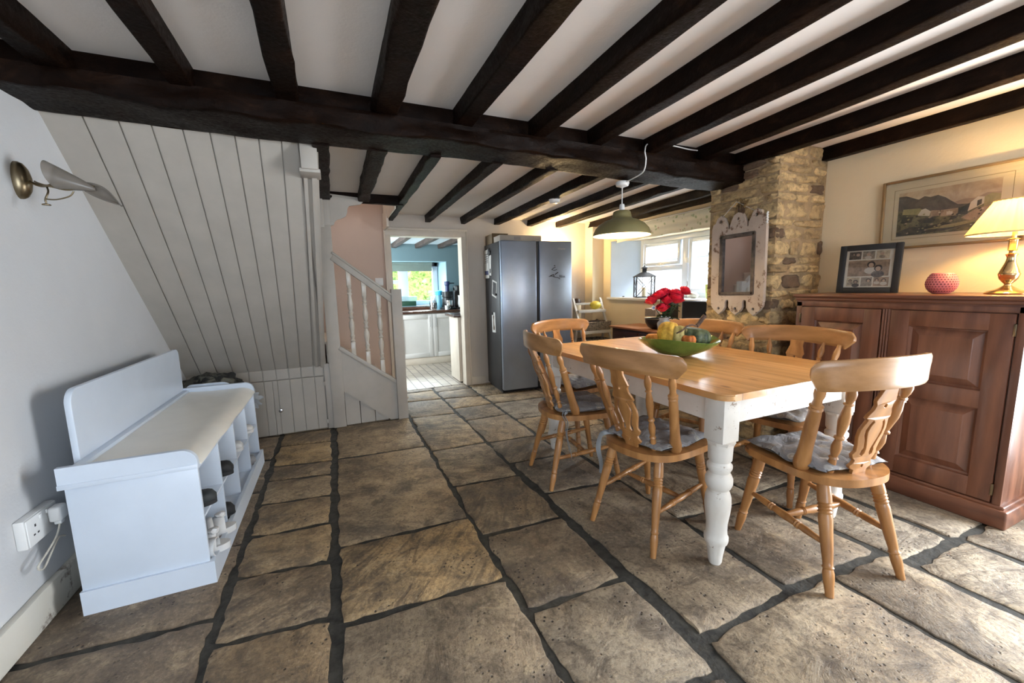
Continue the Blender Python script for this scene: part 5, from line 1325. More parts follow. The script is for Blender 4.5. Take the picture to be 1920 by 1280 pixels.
# ================================================================ ROSES
def roses():
    vx, vy, z = 2.235, 2.29, .8005
    t = T('glass_vase', 'clear ribbed glass vase of red roses standing behind the gourd bowl', 'vase', (vx, vy, z))
    o = [(0, 0), (.036, 0), (.040, .006), (.040, .06), (.043, .10), (.048, .13), (.050, .148), (.046, .160), (.036, .170), (.034, .178), (.042, .196)]
    i = [(.039, .196), (.031, .178), (.033, .170), (.043, .158), (.047, .148), (.045, .13), (.040, .10), (.037, .06), (.036, .012), (0, .010)]
    bm = BM(); lathe(bm, o + i, 32)
    for v in bm.verts:
        a = math.atan2(v.co.y, v.co.x); k = 1 + .02 * math.cos(a * 8) * (1 if v.co.z > .02 else 0); v.co.x *= k; v.co.y *= k
    obj('glass', bm, plain('pressed_glass', (.80, .84, .88), .06, var=.0, Transmission_Weight=.55, IOR=1.3), t, smooth=60)
    bm = BM(); lathe(bm, [(0, .012), (.034, .012), (.035, .06), (.037, .09), (0, .092)], 24); obj('water', bm, glassm('water_glass', (.80, .85, .80), .0), t, smooth=60)
    tt = NT('rose_petal'); f = tt.noise(tt.mapping(), 30, 4); tt.set(Base_Color=tt.ramp(f, [(.3, (.42, .006, .025)), (.7, (.78, .03, .07))]), Roughness=.5)
    M_leaf = plain('rose_leaf', (.035, .075, .025), .5, var=.3, scale=20)
    heads = [(-.070, .03, .315, .040, 'at the far left edge of the bunch'), (-.040, -.005, .352, .040, 'second from the left along the top'), (.01, .02, .365, .042, 'at the top centre of the bunch'), (.06, -.02, .355, .044, 'large, right of centre'), (-.052, -.05, .262, .036, 'hanging lowest on the left, below the others'), (.10, -.05, .382, .034, 'highest, sticking out at the right'), (.035, -.055, .325, .042, 'front centre, just below the top row'), (-.02, -.05, .318, .036, 'front left, between the lowest rose and the top row')]
    for k, (dx, dy, h, r, wh) in enumerate(heads):
        # image left = towards -x,+y
        X = dx * .9; Y = -dx * .45 + dy; r *= 1.2
        g = T('rose', 'red rose ' + wh + ' in the glass vase', 'rose', (vx, vy, z), group='red roses in the glass vase')
        d = Vector((X, Y, h)); top = d
        bm = BM(); ax = Vector((X * .8, Y * .8, .16)).normalized()
        q = ax.to_track_quat('Z', 'Y').to_matrix().to_4x4()
        for ring, (nn, rr, tilt, sz) in enumerate(((3, .22, .1, .62), (4, .42, .22, .75), (6, .66, .45, .85), (7, .86, .70, .9), (7, 1.0, 1.0, .9))):
            for j in range(nn):
                a0 = 2 * PI * j / nn + ring * .7 + k; wd = 2 * PI / nn * .86
                def pt(a, b):
                    an = a0 + (a - .5) * wd * 2; hh = b
                    rad = r * (rr * (.30 + .70 * math.sin(min(1, hh * 1.4) * PI / 2)) + tilt * .26 * hh ** 3 + .05 * math.sin(a * 9 + k)) * (1 - .12 * (abs(a - .5) * 2) ** 2)
                    zz = r * (1.45 * hh * (1.0 - tilt * .30) - .45 - .16 * (abs(a - .5) * 2) ** 4 * hh - tilt * .22 * hh ** 4)
                    return q @ Vector((rad * math.cos(an), rad * math.sin(an), zz)) + top
                grid(bm, 8, 7, pt)
        obj('bloom', bm, tt.m, g, smooth=80)
        bm = BM(); pts = smooth_pts([(random.uniform(-.015, .015), random.uniform(-.015, .015), .02), (X * .15, Y * .15, .17), (X * .6, Y * .6, (h + .17) / 2), top - ax * r * .4], 4)
        tube(bm, pts, .0028, 6); obj('stem', bm, M_leaf, g)
        bm = BM()
        for j in range(5):
            a = random.uniform(0, 2 * PI); b0 = Vector((X * .35, Y * .35, .19 + j * .022)); L = random.uniform(.045, .065); dr = Vector((math.cos(a), math.sin(a), random.uniform(-.25, .35))).normalized(); sd = dr.cross(Vector((0, 0, 1))).normalized()
            def lf(u, v): w = .018 * math.sin(PI * min(1, u * .97 + .03)) ** .8; return b0 + dr * (L * u) + sd * (w * (v * 2 - 1)) + Vector((0, 0, -.012 * u * u + .006 * abs(v * 2 - 1)))
            grid(bm, 6, 4, lf)
        obj('leaves', bm, M_leaf, g, smooth=70)
    g = T('flower_label', 'small round white florist label hanging on the left of the roses', 'label', (vx - .090, vy + .015, z + .268))
    bm = BM(); lathe(bm, [(.017, 0), (.017, .001)], 24, frame_mat((0, 0, 0), (-.75, -.62, .1))); obj('disc', bm, M_white, g)
    bm = BM(); lathe(bm, [(.009, 0), (.009, .0004)], 20, frame_mat((-.0012, -.001, 0), (-.76, -.63, .1))); obj('blue_print', bm, plain('label_blue', (.25, .40, .60), .6), g)
roses()
# ================================================================ WALL LIGHT, SOCKET
def sconce():
    t = T('wall_light', 'antique brass wall light with leaf-shaped frosted glass shades on the left wall', 'lamp', (XL, 2.345, 1.713))
    bm = BM(); lathe(bm, [(0, 0), (.073, 0), (.073, .010), (.066, .022), (.048, .033), (.022, .040), (0, .042)], 32, frame_mat((0, 0, 0), (1, 0, 0)), sx=.78); 
    for v in bm.verts: v.co.y *= .62; v.co.z *= 1.0
    obj('wall_plate', bm, M_brass, t, smooth=60)
    bm = BM(); L = .0
    tube(bm, smooth_pts([(.03, -.0, .0), (.07, -.03, -.02), (.105, -.06, -.028), (.135, -.075, -.02), (.15, -.08, .03)], 5), .0055, 8)
    tube(bm, smooth_pts([(.06, -.02, -.005), (.09, -.06, -.02), (.14, -.09, -.036), (.19, -.10, -.046), (.24, -.10, -.03), (.27, -.1, -.025)], 5), .0035, 8)
    tube(bm, smooth_pts([(.11, -.06, -.03), (.125, -.09, -.055), (.118, -.10, -.085), (.118, -.10, -.10)], 5), .0032, 8)
    tube(bm, smooth_pts([(.118, -.10, -.085), (.15, -.10, -.085), (.19, -.10, -.07), (.205, -.10, -.05)], 5), .0026, 8)
    obj('arm', bm, M_brass, t, smooth=60)
    bm = BM(); lathe(bm, [(0, 0), (.013, .001), (.013, .005), (0, .010)], 16, Matrix.Translation((.118, -.10, -.11))); obj('finial', bm, M_brass, t)
    M_fr = NT('frosted_glass'); M_fr.set(Base_Color=(.24, .21, .18), Roughness=.25, Transmission_Weight=.35); M_fr = M_fr.m
    bm = BM()
    ax0 = Vector((.140, -.095, -.002)); ax1 = Vector((.272, -.10, -.040))
    # calla-lily cone: wide open rim low-left, narrowing to a folded tip
    def cone(a, b):
        an = 2 * PI * a; r = (.046 * (1 - b) ** .75 + .004) * (1 + .25 * math.cos(an)) ; s = b + .18 * math.cos(an) * (1 - b) * -1
        c = ax0 + (ax1 - ax0) * s; d = (ax1 - ax0).normalized(); u = Vector((0, 0, 1)); u = (u - d * u.dot(d)).normalized(); w = d.cross(u)
        return c + u * (r * .95 * math.cos(an)) + w * (r * .8 * math.sin(an))
    grid(bm, 36, 16, cone, wrap=True); obj('lamp_shade', bm, M_fr, t, smooth=80, label='frosted glass flower-shaped shade')
    bm = BM(); p0 = Vector((.225, -.09, -.020)); p1 = Vector((.345, -.10, -.098))
    def leaf(a, b):
        d = p1 - p0; wv = Vector((-.45, -.2, -.85)).normalized(); w = .026 * (math.sin(PI * min(1, .15 + a * .85)) ** .9); return p0 + d * a + wv * (w * (b * 2 - 1)) + Vector((0, .014 * math.sin(PI * b), .010 * math.sin(PI * a)))
    grid(bm, 16, 8, leaf); r = obj('glass_leaf', bm, M_fr, t, smooth=80); md = r.modifiers.new('s', 'SOLIDIFY'); md.thickness = .003
sconce()
def socket():
    t = T('wall_socket', 'double white plug socket low on the left wall beside the bench', 'socket', (XL, 2.07, .385))
    bm = BM(); bx(bm, 0, .030, -.095, .085, -.055, .055, .004); obj('back_box', bm, M_white, t)
    bm = BM(); bx(bm, .030, .036, -.092, .082, -.052, .052, .003); obj('face_plate', bm, M_white, t)
    bm = BM()
    for y in (-.05, ): 
        bx(bm, .0355, .0365, y - .004, y + .004, .012, .022); bx(bm, .0355, .0365, y - .016, y - .006, -.018, -.012); bx(bm, .0355, .0365, y + .006, y + .016, -.018, -.012)
    obj('pin_holes', bm, M_dark, t, smooth=False)
    bm = BM()
    for y in (-.02, .02): bx(bm, .036, .041, y - .006, y + .006, .03, .045, .001)
    obj('rocker', bm, M_white, t)
    p = T('socket_plug', 'white plug with trailing white flex in the double socket by the bench', 'plug', (XL + .042, 2.11, .40))
    bm = BM(); bx(bm, -.004, .035, -.026, .026, -.03, .03, .010, seg=3); bx(bm, .005, .028, -.014, .012, -.045, -.025, .005); obj('body', bm, M_white, p)
    bm = BM(); tube(bm, smooth_pts([(.02, -.005, -.035), (.022, -.04, -.075), (.02, -.10, -.105), (.018, -.16, -.13), (.016, -.13, -.155), (.014, -.07, -.125), (.016, -.02, -.095), (.014, .02, -.11)], 5), .0035, 8); obj('flex', bm, plain('off_white_flex', (.55, .52, .45), .6), p)
socket()
t = T('light_switch', 'small white light switch plate on the pink stairwell wall', 'switch', (.50, YB - .001, 1.33))
bm = BM(); bx(bm, -.043, .043, -.010, 0, -.043, .043, .003); obj('face_plate', bm, M_white, t); bm = BM(); bx(bm, -.006, .006, -.015, -.009, -.014, .014, .002); obj('rocker', bm, M_white, t)
t = T('smoke_alarm', 'round white smoke alarm on a back-room ceiling beam', 'smoke alarm', (1.90, 3.32, ZC2 - .075))
bm = BM(); lathe(bm, [(0, -.032), (.030, -.032), (.045, -.026), (.050, -.010), (.052, 0), (0, 0)], 28); obj('cover', bm, M_white, t); bm = BM(); lathe(bm, [(.008, -.034), (0, -.0345)], 12); lathe(bm, [(.008, -.033), (.008, -.031)], 12); obj('test_button', bm, M_creamp, t)
# ================================================================ BASKET WITH BAG BEHIND THE BENCH
def basket(name, label, loc, a, b, h, mat, rz=0, rows=12, n=40, cat='basket', flare=.12, parts=True, cut=0):
    t = T(name, label, cat, loc, rz)
    bm = BM()
    for r in range(rows):
        z = h * (r + .5) / rows; k = 1 + flare * (z / h - 1)
        pts = []
        for i in range(n + 1):
            an = 2 * PI * i / n; c, s = math.cos(an), math.sin(an); e = (abs(c) ** 5 + abs(s) ** 5) ** (-1 / 5)
            w = .0035 * math.cos(an * n / 2 + r * PI)
            pts.append(((a * e * k + w) * c, (b * e * k + w) * s, z))
        tube(bm, pts, h / rows * .56, 5, cap=False)
    obj('weave', bm, mat, t, smooth=60)
    bm = BM()
    for i in range(n // 2):
        an = 4 * PI * i / n; c, s = math.cos(an), math.sin(an); e = (abs(c) ** 5 + abs(s) ** 5) ** (-1 / 5)
        tube(bm, [(a * e * c * (1 - flare), b * e * s * (1 - flare), 0), (a * e * c, b * e * s, h)], .004, 5)
    obj('stakes', bm, mat, t)
    bm = BM(); bx(bm, -a * .85, a * .85, -b * .85, b * .85, 0, .01); obj('base', bm, mat, t)
    return t
M_wick = plain('brown_wicker', (.10, .055, .032), .7, var=.5, scale=40)
basket('wicker_basket', 'tall dark brown wicker basket between the shoe bench and the stair panelling', (-.82, 3.63, .002), .17, .15, .40, M_wick, rows=22, n=44)
def bag():
    t = T('folded_coat', 'dark mottled green coat heaped on top of the wicker basket', 'coat', (-.86, 3.60, .505))
    bm = BM(); 
    vs = icos(bm, (0, 0, 0), 1, 5)
    for v in vs:
        c = v.co.copy(); k = 1 + .28 * noise.noise(c * 1.8) + .12 * noise.noise(c * 5) + .05 * noise.noise(c * 12)
        v.co = Vector((c.x * .200 * k, c.y * .16 * k, c.z * .135 * k + .035 * (1 if c.z > 0 else 0) * (1 - c.x) * .5))
    tt = NT('camouflage_cloth'); v = tt.mapping(); f = tt.noise(v, 14, 3, .5, 1); tt.set(Base_Color=tt.ramp(f, [(.40, (.010, .010, .009)), (.50, (.045, .042, .032)), (.60, (.10, .095, .075))], 'CONSTANT'), Roughness=.85); tt.bump(tt.noise(v, 40, 4), .4, .005)
    obj('cloth', bm, tt.m, t, smooth=80)
    t = T('carrier_bag', 'crumpled white plastic bag poking out of the wicker basket', 'bag', (-.66, 3.60, .44))
    bm = BM()
    for k in range(7):
        a = -1.1 + k * .38; L = random.uniform(.09, .15); d = Vector((math.cos(a) * .8, -.3 - .1 * k % .3, math.sin(a) * .9)).normalized(); sd = d.cross(Vector((0, 1, .3))).normalized()
        def fn(u, v): w = .028 * math.sin(PI * (.15 + .8 * u)) ; return d * (L * u) + sd * (w * (v * 2 - 1)) + Vector((0, .01 * noise.noise(Vector((u * 4, v * 4, k))), .008 * noise.noise(Vector((u * 5, v * 5, k + 9)))))
        grid(bm, 8, 6, fn)
    icos(bm, (-.02, 0, -.02), .06, 3, (1, .9, 1), .5, 3)
    tt = NT('white_polythene'); tt.set(Base_Color=(.66, .68, .70), Roughness=.35); tt.bump(tt.noise(tt.mapping(), 25, 5), .5, .008)
    obj('film', bm, tt.m, t, smooth=80)
bag()
t = T('wooden_tray', 'small white tray with cut-out handles standing behind the far end of the bench', 'tray', (-.83, 3.415, .52))
bm = BM(); plate(bm, rrect(-.15, .13, -.10, .10, .05, 6, rs=(.07, .04, 0, 0)), [rrect(-.06, -.02, .060, .068, .002, 2), rrect(.02, .07, .062, .072, .002, 2)], .012, .002, M=MXZ); obj('end_board', bm, M_benchw, t)
bm = BM(); bx(bm, -.15, .13, 0, .06, -.10, -.088, .002); obj('base', bm, M_benchw, t)
# ================================================================ BACK SIDEBOARD AND ITS LOAD
def sideboard():
    X0, X1, Y0, Y1 = 3.03, XR - .01, 2.60, 3.93
    t = T('low_sideboard', 'low dark mahogany sideboard with a lighter top under the dining window', 'sideboard', (3.25, 3.27, 0))
    def P(n, bm, m=M_dresser, par=None, **k):
        bmesh.ops.translate(bm, verts=bm.verts, vec=(-3.25, -3.27, 0)); return obj(n, bm, m, par or t, **k)
    bm = BM(); bx(bm, X0, X1, Y0, Y1, .06, .735, .003); P('body', bm)
    bm = BM(); bx(bm, X0 - .03, X1, Y0 - .02, Y1 + .025, .735, .758, .006); P('top', bm, M_drtop)
    bm = BM(); bx(bm, X0 + .01, X1, Y0 + .01, Y1 - .01, 0, .07); P('plinth', bm)
    for k in range(3):
        y0 = Y0 + .03 + k * .43; bm = BM(); bx(bm, X0 - .012, X0 + .004, y0, y0 + .40, .56, .71, .003); d = P('drawer', bm); bm = BM(); lathe(bm, [(.006, 0), (.014, .012), (0, .018)], 12, frame_mat((X0 - .012, y0 + .2, .635), (X0 - .1, y0 + .2, .635))); P('knob', bm, M_brass, d)
        bm = BM(); bx(bm, X0 - .012, X0 + .004, y0, y0 + .40, .09, .54, .003); P('door', bm)
sideboard()
ZS2 = .7585
t = T('wooden_speaker', 'small pale wooden box resting on the black bowl beside the roses', 'box', (3.15, 3.40, ZS2 + .135), math.radians(20))
bm = BM(); bx(bm, -.05, .05, -.065, .065, 0, .085, .004); obj('case', bm, plain('ash_veneer', (.34, .25, .18), .5, var=.1, scale=20), t); bm = BM(); bx(bm, -.052, -.0505, -.055, .055, .01, .075); obj('front_cloth', bm, plain('speaker_cloth', (.26, .20, .15), .9, var=.2, scale=120), t)
t = T('wire_bowl', 'round black bowl on the low sideboard beside the roses', 'bowl', (3.17, 3.36, ZS2))
bm = BM(); lathe(bm, [(0, 0), (.05, 0), (.09, .025), (.115, .07), (.12, .11), (.116, .11), (.11, .07), (.086, .03), (0, .008)], 28); obj('body', bm, M_dark, t); bm = BM(); tube(bm, [(.122 * math.cos(2 * PI * k / 32), .122 * math.sin(2 * PI * k / 32), .112) for k in range(33)], .005, 6, cap=False); obj('rim', bm, M_brass, t)
t = T('flat_screen', 'black flat screen at the pillar end of the low sideboard', 'screen', (3.12, 2.77, ZS2), math.radians(8))
bm = BM(); bx(bm, -.015, .015, -.17, .17, .04, .315, .005); obj('bezel', bm, M_dark, t); bm = BM(); bx(bm, -.017, -.0155, -.16, .16, .05, .305); obj('display', bm, plain('screen_black', (.006, .006, .007), .15), t); bm = BM(); bx(bm, -.06, .06, -.09, .09, 0, .012, .004); bx(bm, -.008, .012, -.03, .03, .01, .06); obj('stand', bm, M_dark, t)
t = T('router', 'small white and black router beside the flat screen on the low sideboard', 'router', (3.16, 3.05, ZS2), math.radians(10))
bm = BM(); bx(bm, -.07, .07, -.07, .07, 0, .11, .006); obj('case', bm, M_dark, t); bm = BM(); bx(bm, -.072, .06, -.07, .02, .11, .122, .003); obj('lid', bm, M_white, t)
t = T('loudspeaker', 'tall narrow black loudspeaker behind the roses on the low sideboard', 'speaker', (3.32, 3.30, ZS2), 0)
bm = BM(); bx(bm, -.05, .05, -.045, .045, 0, .29, .004); obj('cabinet', bm, M_dark, t)
bm = BM(); lathe(bm, [(.03, 0), (.024, .004), (0, .001)], 20, frame_mat((-.05, 0, .12), (-1, 0, .12))); obj('driver_cone', bm, plain('cone_grey', (.03, .03, .03), .6), t)
# ================================================================ LADDER SHELF
def ladder():
    t = T('ladder_shelf', 'small white folding step shelf between the fridge and the window wall', 'shelf', (3.07, 4.40, 0))
    M = plain('shelf_white', (.60, .55, .47), .5, var=.05)
    def P(n, bm, m=M, **k):
        bmesh.ops.translate(bm, verts=bm.verts, vec=(-3.07, -4.40, 0)); return obj(n, bm, m, t, **k)
    def bar(bm, p0, p1, w, d):
        L = (Vector(p1) - Vector(p0)).length; bx(bm, -w / 2, w / 2, -d / 2, d / 2, 0, L, .003, M=frame_mat(p0, p1))
    for x in (2.85, 3.27):
        bm = BM(); bar(bm, (x + (.03 if x < 3 else .03), 4.06, 0), (x, 4.52, 1.07), .030, .022); P('front_rail', bm)
        bm = BM(); bar(bm, (x + .03, 4.62, 0), (x + .005, 4.40, .80), .028, .020); P('rear_rail', bm)
    bm = BM(); bx(bm, 2.86, 3.27, 4.47, 4.49, .985, 1.012, .003); P('top_rail', bm)
    for k, (z, y0, y1) in enumerate(((.905, 4.40, 4.54), (.645, 4.28, 4.56), (.42, 4.20, 4.60))):
        bm = BM(); bx(bm, 2.86, 3.28, y0, y1, z, z + .016, .003); bx(bm, 2.86, 3.28, y0 - .006, y0 + .01, z - .02, z + .018, .003); P('shelf', bm)
ladder()
t = T('melon', 'yellow melon lying on the top shelf of the white step shelf', 'melon', (3.15, 4.45, .978))
bm = BM(); icos(bm, (0, 0, 0), .058, 4, (1.35, 1, .95), .04, 2); obj('rind', bm, plain('melon_yellow', (.72, .56, .06), .4, var=.1, scale=10), t, smooth=80)
bm = BM(); tube(bm, [(-.075, 0, 0), (-.086, 0, .004)], .006, 8); obj('stalk', bm, plain('stalk_green', (.2, .2, .06), .7), t)
M_rat = plain('grey_rattan', (.34, .27, .20), .8, var=.4, scale=40)
basket('rattan_tray', 'grey-brown woven tray on the middle shelf of the white step shelf', (3.09, 4.40, .664), .21, .125, .11, M_rat, rows=7, n=40, flare=.05)
basket('rattan_tray', 'grey-brown woven tray on the lowest shelf of the white step shelf', (3.08, 4.39, .439), .20, .13, .11, M_rat, rows=7, n=40, flare=.05)
t = T('paper_bag', 'crumpled brown paper bag in the woven tray on the middle shelf', 'bag', (3.14, 4.40, .755)); bm = BM(); icos(bm, (0, 0, 0), .07, 3, (1.6, 1, .45), .8, 4); obj('paper', bm, plain('crumpled_brown', (.10, .065, .045), .8, var=.5, scale=30), t, smooth=40)
t = T('storage_jar', 'tall cream jar with a dark domed lid behind the step shelf', 'jar', (3.00, 4.66, 0)); bm = BM(); lathe(bm, [(0, 0), (.055, 0), (.055, .98), (.05, 1.0), (0, 1.0)], 24); obj('body', bm, M_cream, t); bm = BM(); lathe(bm, [(.056, .995), (.054, 1.03), (.036, 1.06), (0, 1.072)], 24); obj('lid', bm, plain('dark_lid', (.05, .025, .015), .4), t)
# ================================================================ ON THE WINDOW BOARD
ZW = wz0 + .001
def lantern():
    t = T('candle_lantern', 'dark metal glazed lantern with crossed bars on the left of the window board', 'lantern', (3.62, 4.07, ZW), math.radians(-32))
    M = plain('lantern_iron', (.022, .020, .020), .5, .3)
    w = .108; h = .255; bm = BM()
    for x in (-w, w):
        for y in (-w, w): bx(bm, x - .006, x + .006, y - .006, y + .006, 0, h)
    bx(bm, -w - .008, w + .008, -w - .008, w + .008, 0, .012, .002); obj('cage', bm, M, t)
    bm = BM()
    for s in (-1, 1):
        for (p, q) in (((s * w, -w, .012), (s * w, w, h)), ((s * w, w, .012), (s * w, -w, h)), ((-w, s * w, .012), (w, s * w, h)), ((w, s * w, .012), (-w, s * w, h))): tube(bm, [p, q], .0038, 5)
    obj('cross_bars', bm, M, t)
    bm = BM(); c = .7071; lathe(bm, [(w * 1.62, h), (w * 1.62, h + .006), (w * .60, h + .055), (.034, h + .062), (.034, h + .105), (.056, h + .108), (.028, h + .125), (.008, h + .13), (.008, h + .14), (.0, h + .145)], 4, Matrix.Rotation(PI / 4, 4, 'Z')); obj('roof', bm, M, t, smooth=False)
    bm = BM(); tube(bm, [(.024 * math.cos(PI * k / 10), 0, h + .14 + .024 * math.sin(PI * k / 10)) for k in range(11)], .002, 5); obj('carry_ring', bm, M, t)
    bm = BM()
    for s in (-1, 1): bx(bm, s * w - .001, s * w + .001, -w, w, .012, h); bx(bm, -w, w, s * w - .001, s * w + .001, .012, h)
    obj('glass_panes', bm, glassm('pane_glass'), t, smooth=False)
    c = T('pillar_candle', 'cream candle standing inside the dark metal lantern', 'candle', (3.62, 4.07, ZW + .0135)); bm = BM(); lathe(bm, [(0, 0), (.032, 0), (.032, .105), (.026, .108), (0, .10)], 24); obj('wax', bm, plain('candle_wax', (.72, .62, .40), .5), c); bm = BM(); tube(bm, [(0, 0, .10), (.002, 0, .115)], .0015, 5); obj('wick', bm, M_dark, c)
lantern()
t = T('stone_ornament', 'smooth pale stone ornament on the window board beside the green pot', 'ornament', (3.66, 3.34, ZW + .033)); bm = BM(); icos(bm, (0, 0, 0), .034, 4, (1.1, 2.2, .98), .12, 1.5); obj('stone', bm, plain('pale_marble', (.52, .50, .44), .4, var=.2, scale=20), t, smooth=80)
t = T('plant_pot', 'tall lime green pot near the stone pillar on the window board', 'plant pot', (3.68, 3.13, ZW)); bm = BM(); lathe(bm, [(0, 0), (.038, 0), (.052, .15), (.048, .15), (.036, .01), (0, .01)], 28); obj('pot', bm, plain('lime_glaze', (.45, .52, .14), .35, var=.06), t)
bm = BM(); 
for k in range(12): a = k * .55; tube(bm, smooth_pts([(0, 0, .08), (.02 * math.cos(a), .02 * math.sin(a), .20), (.07 * math.cos(a), .07 * math.sin(a), .22 + .02 * (k % 4))], 4), .0025, 5)
obj('foliage', bm, plain('sparse_leaf', (.25, .27, .12), .6), t)
t = T('hanging_pot', 'grey round pot beside the green pot against the pillar', 'plant pot', (3.62, 2.98, ZW)); bm = BM(); lathe(bm, [(0, 0), (.03, 0), (.055, .03), (.062, .08), (.056, .13), (.05, .13), (.055, .08), (0, .02)], 28); obj('pot', bm, plain('slate_glaze', (.16, .17, .19), .4), t)
bm = BM()
for k in range(16):
    a = k * 1.3; tube(bm, smooth_pts([(0, 0, .10), (.03 * math.cos(a), .03 * math.sin(a), .17), (.07 * math.cos(a), .07 * math.sin(a), .17 - .01 * (k % 5))], 4), .003, 5)
obj('trailing_plant', bm, plain('trail_leaf', (.30, .28, .10), .6), t)
t = T('wire_ornament', 'thin wire arch ornament in front of the right-hand window pane', 'ornament', (3.72, 3.14, ZW))
bm = BM(); bx(bm, -.03, .03, -.05, .05, 0, .012, .002)
for r in (.10, .13, .16): tube(bm, [(0, .10 - r * math.cos(PI * k / 16) - .09, .22 + r * 1.3 * math.sin(PI * k / 16)) for k in range(10)], .0018, 5)
tube(bm, smooth_pts([(0, 0, .01), (0, .04, .12), (0, .06, .20), (0, .05, .30)], 4), .002, 5); obj('wire', bm, plain('dull_wire', (.15, .13, .12), .5, .5), t)
t = T('wire_ornament', 'small twisted wire figure beside the window mullion', 'ornament', (3.70, 3.46, ZW)); bm = BM(); bx(bm, -.02, .02, -.03, .03, 0, .010, .002); tube(bm, smooth_pts([(0, 0, 0), (0, .01, .05), (0, -.02, .09), (0, .01, .12), (0, -.005, .15), (0, .0, .19)], 4), .004, 6); obj('wire', bm, plain('dull_wire', (.15, .13, .12), .5, .5), t)
t = T('pebble', 'tiny dark pebble at the left end of the window board', 'pebble', (3.55, 4.38, ZW + .008)); bm = BM(); icos(bm, (0, 0, 0), .013, 2, (1.5, 1, .6)); obj('stone', bm, M_dark, t)
# floral roman blind above the window
def blind():
    t = T('window_blind', 'cream floral fabric blind rolled above the dining window', 'blind', (XR - .012, 3.6, 1.80))
    tt = NT('floral_cotton'); v = tt.mapping(); d = tt.voro(v, 16); f = tt.noise(v, 30, 3)
    c = tt.mix(tt.ramp(d, [(.16, .9), (.30, 0.)]), (.86, .86, .74), (.40, .50, .30)); c = tt.mix(tt.math('MULTIPLY', tt.ramp(tt.voro(tt.mapping(loc=(3, 2, 1)), 11), [(.10, 1.), (.16, 0.)]), .7), c, (.50, .33, .28)); tt.set(Base_Color=c, Roughness=.9)
    bm = BM()
    def fn(a, b): y = -.92 + 1.72 * a; return (-.010 - .012 * math.sin(b * PI * 2.2) ** 2, y, .165 - .185 * b + .003 * math.sin(a * 30))
    grid(bm, 60, 20, fn); o = obj('fabric', bm, tt.m, t, smooth=60); md = o.modifiers.new('s', 'SOLIDIFY'); md.thickness = .004
    bm = BM(); bx(bm, -.018, .010, -.92, .80, .165, .178, .002); obj('headrail', bm, M_white, t)
blind()
